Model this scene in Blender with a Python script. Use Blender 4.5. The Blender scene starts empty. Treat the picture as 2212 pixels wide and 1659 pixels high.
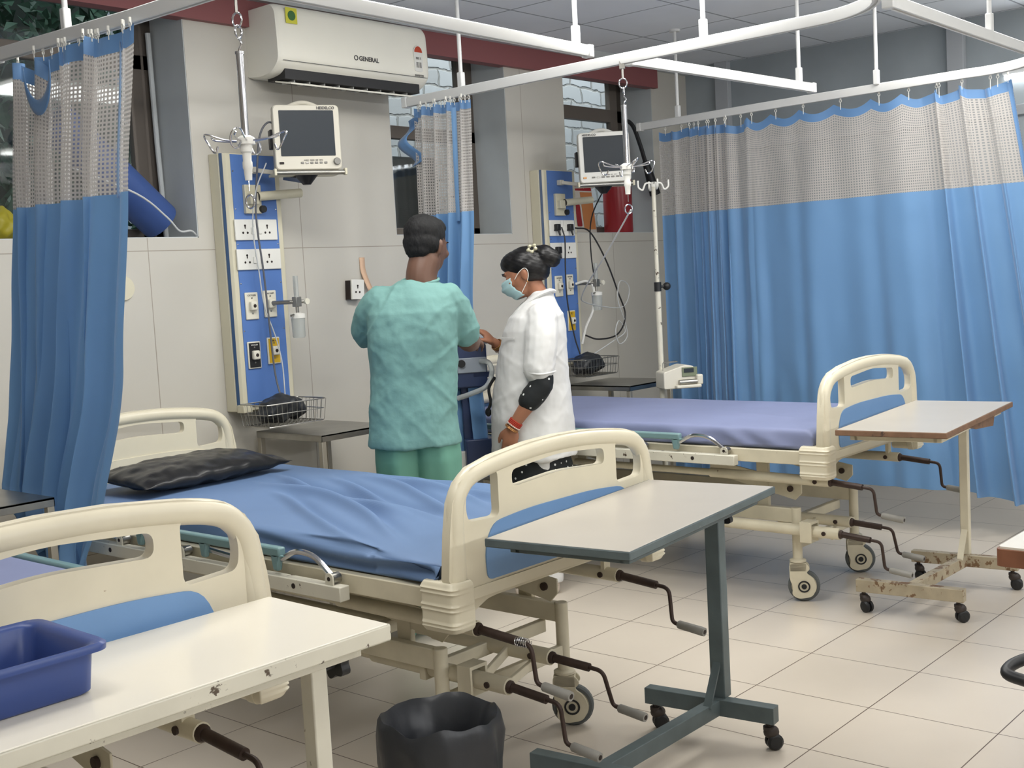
import bpy, bmesh, math, random
from mathutils import Vector, Matrix, noise, geometry
PI = math.pi
sc = bpy.context.scene
COL = sc.collection
random.seed(7)

# ------------------------------------------------------------------ camera, world, light, exposure
cam_d = bpy.data.cameras.new('camera'); cam = bpy.data.objects.new('camera', cam_d); COL.objects.link(cam)
cam_d.sensor_width = 36; cam_d.lens = 2591.66 / 2212 * 36; cam_d.clip_start = .02
RC = Matrix(((0.6517532507638842, 0.10126413185848734, -0.751640389892438),
             (-0.7564759690615925, 0.015682203881140964, -0.6538334472277743),
             (-0.054422498573969164, 0.9947359670185738, 0.08682480963750575)))
cam.matrix_world = Matrix.Translation((-3.08166243, -1.21012694, 1.40868231)) @ RC.to_4x4()
sc.camera = cam
sc.view_settings.view_transform = 'Standard'; sc.view_settings.look = 'None'
sc.view_settings.gamma = 1; sc.view_settings.exposure = -0.10; sc.view_settings.use_curve_mapping = False
w = bpy.data.worlds.new('world'); sc.world = w; w.use_nodes = True
w.node_tree.nodes['Background'].inputs[0].default_value = (.66, .74, .80, 1)
w.node_tree.nodes['Background'].inputs[1].default_value = .5

LAMPS = [(-2.1, .9, 11), (-.4, 1.7, 30), (1.1, 1.35, 24), (2.45, .75, 22), (.5, -.8, 12), (-1.9, -1.4, 12), (2.6, -1.8, 16)]
FILL_TUBES = [(-2.6, -3.96, 34), (-.2, -3.96, 34), (1.9, -3.96, 30)]  # unseen tubes added behind the camera to brighten back wall and right curtain

def area(name, loc, sx, sy, power, color, rot=(0, 0, 0)):
    l = bpy.data.lights.new(name, 'AREA'); l.shape = 'RECTANGLE'; l.size = sx; l.size_y = sy
    l.energy = power; l.color = color
    o = bpy.data.objects.new(name, l); COL.objects.link(o); o.location = loc; o.rotation_euler = rot
    return o
for x, y, pw in LAMPS:
    area('ceiling_lamp_light', (x, y, 2.735), 1.15, .5, pw, (1, .985, .95))

for x, y, pw in FILL_TUBES:
    area('added_fill_light', (x, y + .1, 2.25), 1.2, .16, pw, (.97, .98, 1), (math.radians(105), 0, 0))  # added frontal fill, tilted up towards the ceiling
# ------------------------------------------------------------------ materials
def lin(c):
    return tuple(((v / 255) / 12.92 if v / 255 <= .04045 else ((v / 255 + .055) / 1.055) ** 2.4) for v in c) + (1,)

def mat(name, col, rough=.5, metal=0, var=0, vscale=6, bump=0, bscale=80, spots=None, coat=0, trans=0, stretch=None, ior=1.45):
    """col sRGB 0-255. var: large soft colour variation. spots=(colour, scale, threshold): worn patches"""
    m = bpy.data.materials.new(name); m.use_nodes = True
    nt = m.node_tree; b = nt.nodes['Principled BSDF']; L = nt.links.new
    b.inputs['Base Color'].default_value = lin(col); b.inputs['Roughness'].default_value = rough
    b.inputs['Metallic'].default_value = metal; b.inputs['Coat Weight'].default_value = coat; b.inputs['IOR'].default_value = ior
    if trans: b.inputs['Transmission Weight'].default_value = trans
    tc = nt.nodes.new('ShaderNodeTexCoord'); src = tc.outputs['Object']
    if stretch:
        mp = nt.nodes.new('ShaderNodeMapping'); mp.inputs['Scale'].default_value = stretch; L(src, mp.inputs[0]); src = mp.outputs[0]
    out = None
    if var:
        n = nt.nodes.new('ShaderNodeTexNoise'); n.inputs['Scale'].default_value = vscale; n.inputs['Detail'].default_value = 4; L(src, n.inputs['Vector'])
        r = nt.nodes.new('ShaderNodeMapRange'); r.inputs[1].default_value = .3; r.inputs[2].default_value = .7
        r.inputs[3].default_value = 1 - var; r.inputs[4].default_value = 1 + var * .4; L(n.outputs[0], r.inputs[0])
        x = nt.nodes.new('ShaderNodeVectorMath'); x.operation = 'SCALE'; x.inputs[0].default_value = lin(col)[:3]; L(r.outputs[0], x.inputs['Scale'])
        out = x.outputs[0]
    if spots:
        sc_, ss, th = spots
        n = nt.nodes.new('ShaderNodeTexNoise'); n.inputs['Scale'].default_value = ss; n.inputs['Detail'].default_value = 6; n.inputs['Roughness'].default_value = .65; L(src, n.inputs['Vector'])
        r = nt.nodes.new('ShaderNodeMapRange'); r.inputs[1].default_value = th; r.inputs[2].default_value = th + .03; L(n.outputs[0], r.inputs[0])
        x = nt.nodes.new('ShaderNodeMix'); x.data_type = 'RGBA'; L(r.outputs[0], x.inputs[0])
        x.inputs[6].default_value = lin(col); x.inputs[7].default_value = lin(sc_)
        if out: L(out, x.inputs[6])
        out = x.outputs[2]
    if out: L(out, b.inputs['Base Color'])
    if bump:
        n = nt.nodes.new('ShaderNodeTexNoise'); n.inputs['Scale'].default_value = bscale; n.inputs['Detail'].default_value = 3; L(src, n.inputs['Vector'])
        bp = nt.nodes.new('ShaderNodeBump'); bp.inputs['Strength'].default_value = bump; bp.inputs['Distance'].default_value = .01; L(n.outputs[0], bp.inputs['Height']); L(bp.outputs[0], b.inputs['Normal'])
    return m

def tiles(name, col, line, sx, sy, lw, rough, ox=0, oy=0, plane='XY', var=.05, mis=0):
    """grid of tiles drawn with world coordinates; plane XY or XZ"""
    m = bpy.data.materials.new(name); m.use_nodes = True
    nt = m.node_tree; b = nt.nodes['Principled BSDF']; L = nt.links.new; b.inputs['Roughness'].default_value = rough
    g = nt.nodes.new('ShaderNodeNewGeometry'); s = nt.nodes.new('ShaderNodeSeparateXYZ'); L(g.outputs['Position'], s.inputs[0])
    def axis(o, period, off):
        a = nt.nodes.new('ShaderNodeMath'); a.operation = 'SUBTRACT'; L(o, a.inputs[0]); a.inputs[1].default_value = off
        p = nt.nodes.new('ShaderNodeMath'); p.operation = 'PINGPONG'; L(a.outputs[0], p.inputs[0]); p.inputs[1].default_value = period / 2
        l = nt.nodes.new('ShaderNodeMath'); l.operation = 'LESS_THAN'; L(p.outputs[0], l.inputs[0]); l.inputs[1].default_value = lw / 2
        return l
    a = axis(s.outputs[0], sx, ox); c = axis(s.outputs[1 if plane == 'XY' else 2], sy, oy)
    mx = nt.nodes.new('ShaderNodeMath'); mx.operation = 'MAXIMUM'; L(a.outputs[0], mx.inputs[0]); L(c.outputs[0], mx.inputs[1])
    n = nt.nodes.new('ShaderNodeTexNoise'); n.inputs['Scale'].default_value = 2.2; n.inputs['Detail'].default_value = 5; L(g.outputs['Position'], n.inputs['Vector'])
    r = nt.nodes.new('ShaderNodeMapRange'); r.inputs[1].default_value = .3; r.inputs[2].default_value = .7; r.inputs[3].default_value = 1 - var; r.inputs[4].default_value = 1 + var * .5; L(n.outputs[0], r.inputs[0])
    v = nt.nodes.new('ShaderNodeVectorMath'); v.operation = 'SCALE'; v.inputs[0].default_value = lin(col)[:3]; L(r.outputs[0], v.inputs['Scale'])
    x = nt.nodes.new('ShaderNodeMix'); x.data_type = 'RGBA'; L(mx.outputs[0], x.inputs[0]); L(v.outputs[0], x.inputs[6]); x.inputs[7].default_value = lin(line)
    L(x.outputs[2], b.inputs['Base Color'])
    return m

MT = {}
MT['floor'] = tiles('floor_tiles', (208, 198, 184), (95, 80, 68), .4, .4, .0035, .3, 0, 0)
MT['wall'] = tiles('wall_tiles', (200, 196, 186), (158, 150, 137), .85, 1.25, .004, .36, -.163, 1.615, 'XZ', .03)
MT['jamb'] = mat('niche_paint', (196, 200, 200), .45, var=.05)
MT['ceil'] = tiles('ceiling_panels', (236, 240, 246), (160, 165, 172), .6, .6, .012, .8, 1.757, .47)
MT['plainwall'] = mat('plain_wall_paint', (198, 194, 184), .6, var=.04)
MT['red'] = mat('maroon_paint', (140, 84, 84), .5)
MT['frame'] = mat('brown_window_frame', (104, 96, 88), .5)
MT['darkglass'] = mat('dark_partition', (164, 172, 176), .3, var=.2, vscale=2)
MT['mullion'] = mat('partition_mullion', (176, 180, 184), .5)
MT['cream'] = mat('cream_plastic', (224, 216, 192), .33, var=.05, vscale=7, spots=((170, 150, 120), 26, .74), coat=.1)
MT['creamdirty'] = mat('cream_plastic_worn', (218, 210, 188), .36, var=.07, vscale=7, spots=((168, 150, 122), 30, .72))
MT['enamel'] = mat('cream_enamel_steel', (212, 204, 180), .4, var=.12, vscale=9, spots=((110, 88, 66), 30, .73))
MT['enamelw'] = mat('white_enamel_chipped', (212, 208, 192), .42, var=.08, vscale=9, spots=((88, 76, 64), 26, .625))
MT['blueplastic'] = mat('blue_inlay_plastic', (114, 152, 198), .38, var=.05)
MT['teal'] = mat('teal_plastic', (116, 146, 148), .32)
MT['chrome'] = mat('chrome', (205, 205, 208), .14, 1)
MT['steel'] = mat('brushed_steel', (170, 168, 162), .33, 1, var=.15, vscale=12)
MT['black'] = mat('black_plastic', (34, 34, 36), .4)
MT['rod'] = mat('dark_oiled_steel', (66, 52, 46), .5, .3, var=.2, vscale=30)
MT['grip'] = mat('grey_grip', (146, 144, 138), .5, var=.1, vscale=20)
MT['tyre'] = mat('grey_tyre', (92, 96, 96), .6)
MT['white'] = mat('white_plastic', (232, 231, 224), .35)
MT['acwhite'] = mat('ac_white_plastic', (242, 239, 226), .35, var=.03, vscale=3)
MT['offwhite'] = mat('aged_white_plastic', (216, 211, 196), .38)
MT['sheetblue'] = mat('blue_sheet', (102, 128, 166), .6, var=.04, vscale=5, bump=.06, bscale=500)
MT['sheetpurple'] = mat('periwinkle_sheet', (128, 136, 170), .62, var=.05, vscale=5, bump=.06, bscale=500)
MT['vinyl'] = mat('black_vinyl', (30, 30, 32), .3, bump=.12, bscale=28)
MT['bag'] = mat('black_bin_liner', (44, 46, 50), .38, bump=.15, bscale=18)
MT['netw'] = None
MT['rail'] = mat('white_rail', (222, 223, 222), .35, var=.03)
MT['cblue'] = mat('console_blue', (90, 126, 190), .35, var=.04)
MT['ccream'] = mat('console_cream', (214, 208, 184), .4, var=.04)
MT['cnavy'] = mat('console_navy_strip', (52, 78, 112), .4)
MT['screen'] = mat('dark_screen', (50, 56, 62), .38)
MT['screen'].node_tree.nodes['Principled BSDF'].inputs['Specular IOR Level'].default_value = .3
MT['slate'] = mat('slate_green_paint', (92, 104, 106), .45, var=.18, vscale=14, spots=((150, 148, 138), 30, .72))
MT['laminate'] = mat('white_laminate', (184, 178, 168), .3, var=.05, vscale=5, spots=((120, 104, 88), 45, .76))
MT['laminate1'] = mat('glossy_white_top', (228, 222, 208), .2, var=.02, vscale=5, spots=((170, 160, 140), 60, .78))
MT['brownedge'] = mat('worn_brown_edge', (128, 98, 76), .6, var=.25, vscale=18, spots=((80, 62, 52), 22, .6))
MT['rusty'] = mat('rusty_enamel', (176, 164, 140), .5, var=.15, vscale=16, spots=((118, 92, 66), 20, .54))
MT['caster'] = mat('dark_caster', (58, 50, 46), .5, var=.2, vscale=30)
MT['navy'] = mat('navy_tray_plastic', (56, 76, 134), .36, var=.06)
MT['skinm'] = mat('skin_man', (100, 72, 58), .5, var=.06, vscale=10)
MT['skinw'] = mat('skin_nurse', (158, 108, 82), .48, var=.06, vscale=10)
MT['hair'] = mat('black_hair', (11, 11, 12), .75, bump=.35, bscale=160, stretch=(1, 1, .25))
MT['hairg'] = mat('black_hair_sleek', (13, 12, 13), .4, bump=.12, bscale=120, stretch=(.3, .3, 1))
MT['scrub'] = mat('green_scrubs', (112, 154, 149), .8, var=.06, vscale=5, bump=.12, bscale=60)
MT['trouser'] = mat('green_trousers', (102, 154, 136), .75, var=.06, vscale=5)
MT['coat'] = mat('white_coat', (214, 214, 212), .7, var=.04, vscale=5)
MT['mask'] = mat('blue_mask', (164, 196, 200), .7)
MT['clearpl'] = mat('clear_plastic', (222, 226, 224), .2, trans=.6, ior=1.2)
MT['yellow'] = mat('yellow_panel', (210, 170, 40), .45)
MT['fire'] = mat('fire_red', (150, 40, 46), .3)
MT['navyplastic'] = mat('navy_machine', (44, 58, 92), .35)
MT['greybox'] = mat('grey_machine', (150, 158, 168), .4)
MT['brown'] = mat('socket_hole', (40, 30, 26), .6)
MT['redband'] = mat('red_thread', (170, 52, 34), .7)
MT['gold'] = mat('gold_bangle', (190, 140, 90), .35, .8)
MT['pearl'] = mat('pearl', (226, 206, 192), .3)
MT['tape'] = mat('orange_tape', (222, 186, 156), .6)
MT['text'] = mat('dark_print', (70, 68, 70), .5)
MT['ivory'] = mat('ivory_outlet', (226, 222, 206), .4)
MT['deepblue'] = mat('deep_blue_tarp', (58, 84, 142), .45, var=.1)
MT['cable'] = mat('grey_cable', (96, 98, 104), .5)
MT['wcable'] = mat('white_cable', (196, 198, 198), .45)
MT['wood'] = mat('reddish_wood_edge', (132, 86, 62), .5, var=.2, vscale=12, spots=((180, 140, 110), 16, .68))
MT['greenleaf'] = mat('leaf', (70, 104, 84), .35, var=.3, vscale=9)
MT['bark'] = mat('bark', (70, 58, 48), .8)
MT['yellowbag'] = mat('yellow_plastic_bag', (150, 140, 30), .5)
MT['duct'] = mat('grey_duct', (112, 112, 108), .6)
MT['soft'] = mat('black_rubber', (30, 31, 33), .45)
MT['shoe'] = None

def brick_mat():
    m = bpy.data.materials.new('whitewashed_brick'); m.use_nodes = True
    nt = m.node_tree; b = nt.nodes['Principled BSDF']; L = nt.links.new; b.inputs['Roughness'].default_value = .9
    tc = nt.nodes.new('ShaderNodeTexCoord'); n = nt.nodes.new('ShaderNodeTexNoise'); n.inputs['Scale'].default_value = 5; n.inputs['Detail'].default_value = 4
    mp = nt.nodes.new('ShaderNodeMapping'); mp.inputs['Rotation'].default_value = (PI / 2, 0, 0)
    L(tc.outputs['Object'], n.inputs['Vector'])
    mx = nt.nodes.new('ShaderNodeMix'); mx.data_type = 'RGBA'; mx.inputs[0].default_value = .1; L(tc.outputs['Object'], mp.inputs[0]); L(mp.outputs[0], mx.inputs[6]); L(n.outputs['Color'], mx.inputs[7])
    br = nt.nodes.new('ShaderNodeTexBrick'); br.inputs['Scale'].default_value = 1; br.inputs['Brick Width'].default_value = .26; br.inputs['Row Height'].default_value = .105
    br.inputs['Mortar Size'].default_value = .01; br.inputs['Mortar Smooth'].default_value = .6; br.inputs['Bias'].default_value = .1
    br.inputs['Color1'].default_value = lin((214, 218, 220)); br.inputs['Color2'].default_value = lin((196, 198, 198)); br.inputs['Mortar'].default_value = lin((172, 172, 168))
    L(mx.outputs[2], br.inputs['Vector']); L(br.outputs[0], b.inputs['Base Color'])
    bp = nt.nodes.new('ShaderNodeBump'); bp.inputs['Strength'].default_value = .8; bp.inputs['Distance'].default_value = .02; bp.invert = True; L(br.outputs['Fac'], bp.inputs['Height']); L(bp.outputs[0], b.inputs['Normal'])
    return m
MT['brick'] = brick_mat()

def glass_mat(name, tint, rough_mix=.06):
    m = bpy.data.materials.new(name); m.use_nodes = True; nt = m.node_tree; nt.nodes.clear(); L = nt.links.new
    o = nt.nodes.new('ShaderNodeOutputMaterial'); t = nt.nodes.new('ShaderNodeBsdfTransparent'); t.inputs[0].default_value = tint
    g = nt.nodes.new('ShaderNodeBsdfGlossy'); g.inputs['Roughness'].default_value = .03
    f = nt.nodes.new('ShaderNodeValue'); f.outputs[0].default_value = .07
    x = nt.nodes.new('ShaderNodeMixShader'); L(f.outputs[0], x.inputs[0]); L(t.outputs[0], x.inputs[1]); L(g.outputs[0], x.inputs[2]); L(x.outputs[0], o.inputs[0])
    return m
MT['glass'] = glass_mat('window_glass', (.86, .9, .92, 1))

def emis(name, col, s):
    m = bpy.data.materials.new(name); m.use_nodes = True; nt = m.node_tree; nt.nodes.clear()
    o = nt.nodes.new('ShaderNodeOutputMaterial'); e = nt.nodes.new('ShaderNodeEmission'); e.inputs[0].default_value = col; e.inputs[1].default_value = s
    nt.links.new(e.outputs[0], o.inputs[0]); return m
MT['lamp'] = emis('lamp_diffuser', (1, .97, .9, 1), 4)

def fabric(name, col, trans=.25, grain=0, net=0, col2=None):
    """curtain cloth: diffuse + translucent; net = square hole period in metres, by UV"""
    m = bpy.data.materials.new(name); m.use_nodes = True; nt = m.node_tree; nt.nodes.clear(); L = nt.links.new
    o = nt.nodes.new('ShaderNodeOutputMaterial'); d = nt.nodes.new('ShaderNodeBsdfPrincipled'); d.inputs['Roughness'].default_value = .5
    d.inputs['Base Color'].default_value = lin(col); d.inputs['Sheen Weight'].default_value = .3
    t = nt.nodes.new('ShaderNodeBsdfTranslucent'); t.inputs[0].default_value = lin(col)
    x = nt.nodes.new('ShaderNodeMixShader'); x.inputs[0].default_value = trans; L(d.outputs[0], x.inputs[1]); L(t.outputs[0], x.inputs[2])
    last = x
    if net:
        uv = nt.nodes.new('ShaderNodeUVMap'); uv.uv_map = 'UVMap'; s = nt.nodes.new('ShaderNodeSeparateXYZ'); L(uv.outputs[0], s.inputs[0])
        ls = []
        for k in (0, 1):
            p = nt.nodes.new('ShaderNodeMath'); p.operation = 'PINGPONG'; p.inputs[1].default_value = net / 2; L(s.outputs[k], p.inputs[0])
            l = nt.nodes.new('ShaderNodeMath'); l.operation = 'GREATER_THAN'; l.inputs[1].default_value = net * .235; L(p.outputs[0], l.inputs[0]); ls.append(l)
        mu = nt.nodes.new('ShaderNodeMath'); mu.operation = 'MULTIPLY'; L(ls[0].outputs[0], mu.inputs[0]); L(ls[1].outputs[0], mu.inputs[1])
        m2 = nt.nodes.new('ShaderNodeMath'); m2.operation = 'MULTIPLY'; L(mu.outputs[0], m2.inputs[0]); m2.inputs[1].default_value = .66
        tr = nt.nodes.new('ShaderNodeBsdfTransparent')
        y = nt.nodes.new('ShaderNodeMixShader'); L(m2.outputs[0], y.inputs[0]); L(x.outputs[0], y.inputs[1]); L(tr.outputs[0], y.inputs[2]); last = y
    L(last.outputs[0], o.inputs[0]); return m
MT['drape'] = fabric('blue_curtain_cloth', (110, 154, 200), .2)
MT['drapeband'] = fabric('blue_curtain_band', (96, 138, 186), .12)
MT['net'] = fabric('white_curtain_net', (192, 188, 184), .3, net=.0135)

def dots_mat(name, base, dot, scale, th):
    m = mat(name, base, .7); nt = m.node_tree; L = nt.links.new; b = nt.nodes['Principled BSDF']
    tc = nt.nodes.new('ShaderNodeTexCoord'); v = nt.nodes.new('ShaderNodeTexVoronoi'); v.inputs['Scale'].default_value = scale; v.inputs['Randomness'].default_value = .35; L(tc.outputs['Object'], v.inputs['Vector'])
    l = nt.nodes.new('ShaderNodeMath'); l.operation = 'LESS_THAN'; l.inputs[1].default_value = th; L(v.outputs['Distance'], l.inputs[0])
    x = nt.nodes.new('ShaderNodeMix'); x.data_type = 'RGBA'; L(l.outputs[0], x.inputs[0]); x.inputs[6].default_value = lin(base); x.inputs[7].default_value = lin(dot); L(x.outputs[2], b.inputs['Base Color'])
    return m
MT['polka'] = dots_mat('black_cloth_white_dots', (24, 28, 30), (220, 222, 220), 34, .17)
MT['shoe'] = dots_mat('floral_shoe', (214, 200, 186), (96, 60, 52), 60, .3)

# ------------------------------------------------------------------ geometry helpers
class G:
    def __init__(s): s.v = []; s.f = []; s.uv = None
    def add(s, vs, fs):
        n = len(s.v); s.v += [tuple(p) for p in vs]; s.f += [tuple(i + n for i in f) for f in fs]; return s
    def box(s, c, d, rz=0, M=None):
        hx, hy, hz = d[0] / 2, d[1] / 2, d[2] / 2
        vs = [Vector((x * hx, y * hy, z * hz)) for z in (-1, 1) for y in (-1, 1) for x in (-1, 1)]
        R_ = M if M else Matrix.Rotation(rz, 3, 'Z')
        vs = [R_ @ v + Vector(c) for v in vs]
        return s.add(vs, [(0, 2, 3, 1), (4, 5, 7, 6), (0, 1, 5, 4), (2, 6, 7, 3), (0, 4, 6, 2), (1, 3, 7, 5)])
    def bx(s, x0, x1, y0, y1, z0, z1): return s.box(((x0 + x1) / 2, (y0 + y1) / 2, (z0 + z1) / 2), (x1 - x0, y1 - y0, z1 - z0))
    def beam(s, a, b, wd, ht, up=(0, 0, 1)):
        a = Vector(a); b = Vector(b); d = (b - a); l = d.length; d.normalize(); u = Vector(up)
        if abs(d.dot(u)) > .95: u = Vector((0, 1, 0))
        x = d.cross(u).normalized(); z = x.cross(d)
        M = Matrix((x, d, z)).transposed(); return s.box((a + b) / 2, (wd, l, ht), M=M)
    def tube(s, pts, r, seg=10, closed=False, cap=True, ex=1, up=None):
        pts = [Vector(p) for p in pts]; n = len(pts); rr = r if hasattr(r, '__len__') else [r] * n
        rings = []; prev = None
        for i, p in enumerate(pts):
            if closed: t = (pts[(i + 1) % n] - pts[i - 1])
            else: t = pts[min(i + 1, n - 1)] - pts[max(i - 1, 0)]
            if t.length < 1e-9: t = Vector((0, 0, 1))
            t.normalize()
            if prev is None:
                u = Vector(up) if up else (Vector((0, 0, 1)) if abs(t.z) < .9 else Vector((0, 1, 0)))
                x = t.cross(u).normalized()
            else:
                x = prev - t * prev.dot(t)
                if up: x = t.cross(Vector(up)) if t.cross(Vector(up)).length > .05 else x
                x.normalize()
            prev = x; y = t.cross(x)
            rings.append([p + (x * math.cos(2 * PI * k / seg) * ex + y * math.sin(2 * PI * k / seg)) * rr[i] for k in range(seg)])
        return s.loft(rings, closed, cap)
    def loft(s, rings, closed=False, cap=True):
        seg = len(rings[0]); n = len(rings); vs = [p for r in rings for p in r]; fs = []
        for i in range(n if closed else n - 1):
            j = (i + 1) % n
            for k in range(seg): fs.append((i * seg + k, i * seg + (k + 1) % seg, j * seg + (k + 1) % seg, j * seg + k))
        if cap and not closed: fs.append(tuple(reversed(range(seg)))); fs.append(tuple(range((n - 1) * seg, n * seg)))
        return s.add(vs, fs)
    def cyl(s, a, b, r, seg=16, r2=None): return s.tube([a, b], [r, r if r2 is None else r2], seg)
    def lathe(s, prof, c=(0, 0, 0), seg=24, axis='Z', M=None, closed=False):
        c = Vector(c); rings = []
        for r, z in prof:
            ring = []
            for k in range(seg):
                a = 2 * PI * k / seg; p = Vector((r * math.cos(a), r * math.sin(a), z))
                if axis == 'Y': p = Vector((p.x, p.z, -p.y))
                if axis == 'X': p = Vector((p.z, p.x, p.y))
                if M: p = M @ p
                ring.append(c + p)
            rings.append(ring)
        return s.loft(rings, closed, True)
    def ell(s, c, r, M=None, seg=20, n=12):
        rings = []; c = Vector(c)
        for i in range(1, n):
            a = PI * i / n; ring = []
            for k in range(seg):
                b = 2 * PI * k / seg; p = Vector((r[0] * math.sin(a) * math.cos(b), r[1] * math.sin(a) * math.sin(b), -r[2] * math.cos(a)))
                ring.append(c + (M @ p if M else p))
            rings.append(ring)
        return s.loft(rings)
    def plate(s, outer, holes, y0, y1, axis='Y', M=None):
        """2-D outline (x,z) with holes, thickness from y0 to y1"""
        polys = [[Vector((x, z, 0)) for x, z in p] for p in [outer] + list(holes)]
        flat = [p for q in polys for p in q]; tri = geometry.tessellate_polygon(polys); n = len(flat)
        def P3(p, y):
            q = Vector((p.x, y, p.y)) if axis == 'Y' else (Vector((p.x, p.y, y)) if axis == 'Z' else Vector((y, p.x, p.y)))
            return M @ q if M else q
        vs = [P3(p, y0) for p in flat] + [P3(p, y1) for p in flat]; fs = []
        for t in tri: fs.append(tuple(t)); fs.append(tuple(i + n for i in reversed(t)))
        o = 0
        for q in polys:
            m = len(q)
            for k in range(m): a = o + k; b = o + (k + 1) % m; fs.append((a, b, b + n, a + n))
            o += m
        return s.add(vs, fs)
    def grid(s, fn, nu, nv, uvfn=None):
        n = len(s.v); s.v += [tuple(fn(i / nu, j / nv)) for j in range(nv + 1) for i in range(nu + 1)]
        if uvfn:
            if s.uv is None: s.uv = {}
            k = n
            for j in range(nv + 1):
                for i in range(nu + 1): s.uv[k] = uvfn(i / nu, j / nv); k += 1
        for j in range(nv):
            for i in range(nu): a = n + j * (nu + 1) + i; s.f.append((a, a + 1, a + nu + 2, a + nu + 1))
        return s

def rnd(pts, r, n=5):
    """round polygon corners; r scalar or list"""
    out = []; m = len(pts)
    for i in range(m):
        p = Vector(pts[i]).to_2d(); a = Vector(pts[i - 1]).to_2d() - p; b = Vector(pts[(i + 1) % m]).to_2d() - p
        rr = r[i] if hasattr(r, '__len__') else r; rr = min(rr, a.length * .48, b.length * .48)
        A = p + a.normalized() * rr; B = p + b.normalized() * rr
        for k in range(n + 1):
            t = k / n; q = A * (1 - t) ** 2 + p * 2 * t * (1 - t) + B * t * t; out.append((q.x, q.y))
    return out

def smooth(pts, n=6, closed=False):
    """catmull-rom through points"""
    P_ = [Vector(p) for p in pts]; m = len(P_); out = []
    rng = range(m if closed else m - 1)
    for i in rng:
        a = P_[(i - 1) % m] if closed or i > 0 else P_[0] * 2 - P_[1]; b = P_[i]; c = P_[(i + 1) % m]
        d = P_[(i + 2) % m] if closed or i + 2 < m else P_[-1] * 2 - P_[-2]
        for k in range(n):
            t = k / n
            out.append(.5 * ((2 * b) + (c - a) * t + (2 * a - 5 * b + 4 * c - d) * t * t + (-a + 3 * b - 3 * c + d) * t ** 3))
    if not closed: out.append(P_[-1])
    return out

def bendpts(pts, r=.02, n=4):
    """polyline with rounded corners in 3-D"""
    P_ = [Vector(p) for p in pts]; out = [P_[0]]
    for i in range(1, len(P_) - 1):
        p = P_[i]; a = P_[i - 1] - p; b = P_[i + 1] - p; rr = min(r, a.length * .45, b.length * .45)
        A = p + a.normalized() * rr; B = p + b.normalized() * rr
        for k in range(n + 1): t = k / n; out.append(A * (1 - t) ** 2 + p * 2 * t * (1 - t) + B * t * t)
    out.append(P_[-1]); return out

def obj(name, g, m, parent=None, bevel=0, flat=False, ang=35, loc=None, rz=0, sub=0, rot=None):
    me = bpy.data.meshes.new(name)
    me.from_pydata(g.v, [], g.f)
    if g.uv:
        ul = me.uv_layers.new(name='UVMap')
        for lp in me.loops: ul.data[lp.index].uv = g.uv.get(lp.vertex_index, (0, 0))
    bm = bmesh.new(); bm.from_mesh(me); bmesh.ops.recalc_face_normals(bm, faces=bm.faces); bm.to_mesh(me); bm.free()
    me.materials.append(MT[m] if isinstance(m, str) else m)
    o = bpy.data.objects.new(name, me); COL.objects.link(o)
    if not flat:
        for p in me.polygons: p.use_smooth = True
        me.set_sharp_from_angle(angle=math.radians(ang))
    if bevel:
        b = o.modifiers.new('bevel', 'BEVEL'); b.width = bevel; b.segments = 2; b.limit_method = 'ANGLE'; b.angle_limit = math.radians(50); b.harden_normals = False
    if sub:
        b = o.modifiers.new('sub', 'SUBSURF'); b.levels = sub; b.render_levels = sub
    if parent: o.parent = parent
    if loc: o.location = loc
    if rz: o.rotation_euler = (0, 0, rz)
    if rot: o.rotation_euler = rot
    return o

def remesh(name, g, m, parent=None, vox=.008, sm=6, disp=None, fac=.5):
    """union of closed shapes into one continuous smooth surface"""
    me = bpy.data.meshes.new('tmp'); me.from_pydata(g.v, [], g.f)
    bm = bmesh.new(); bm.from_mesh(me); bmesh.ops.recalc_face_normals(bm, faces=bm.faces); bm.to_mesh(me); bm.free()
    t = bpy.data.objects.new('tmp', me); COL.objects.link(t)
    r = t.modifiers.new('r', 'REMESH'); r.mode = 'VOXEL'; r.voxel_size = vox
    s = t.modifiers.new('s', 'SMOOTH'); s.factor = fac; s.iterations = sm
    bpy.context.view_layer.update()
    dg = bpy.context.evaluated_depsgraph_get(); me2 = bpy.data.meshes.new_from_object(t.evaluated_get(dg))
    bpy.data.objects.remove(t); bpy.data.meshes.remove(me)
    me2.name = name; me2.materials.clear(); me2.materials.append(MT[m] if isinstance(m, str) else m)
    if disp:
        nn = [v.normal.copy() for v in me2.vertices]
        for v, n in zip(me2.vertices, nn): v.co = disp(v.co.copy(), n)
    for p in me2.polygons: p.use_smooth = True
    o = bpy.data.objects.new(name, me2); COL.objects.link(o)
    if parent: o.parent = parent
    return o

def tag(o, label, cat=None, group=None, kind=None):
    if label: o['label'] = label
    if cat: o['category'] = cat
    if group: o['group'] = group
    if kind: o['kind'] = kind
    return o
def thing(name, label, cat, loc=(0, 0, 0), rz=0, group=None):
    o = bpy.data.objects.new(name, None); COL.objects.link(o); o.empty_display_size = .05
    o.location = loc; o.rotation_euler = (0, 0, rz); return tag(o, label, cat, group)
def struct(name, g, m, parent=None, bevel=0, label=None, **k):
    o = obj(name, g, m, parent, bevel, **k)
    if not parent: o['kind'] = 'structure'
    if label: o['label'] = label
    return o
def copy_thing(root, loc=None, rz=None, label=None, group=None):
    def cp(o, par):
        c = o.copy(); COL.objects.link(c)
        if par: c.parent = par
        for ch in o.children: cp(ch, c)
        return c
    r = cp(root, None)
    if loc is not None: r.location = loc
    if rz is not None: r.rotation_euler = (0, 0, rz)
    if label: r['label'] = label
    if group: r['group'] = group
    return r
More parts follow.
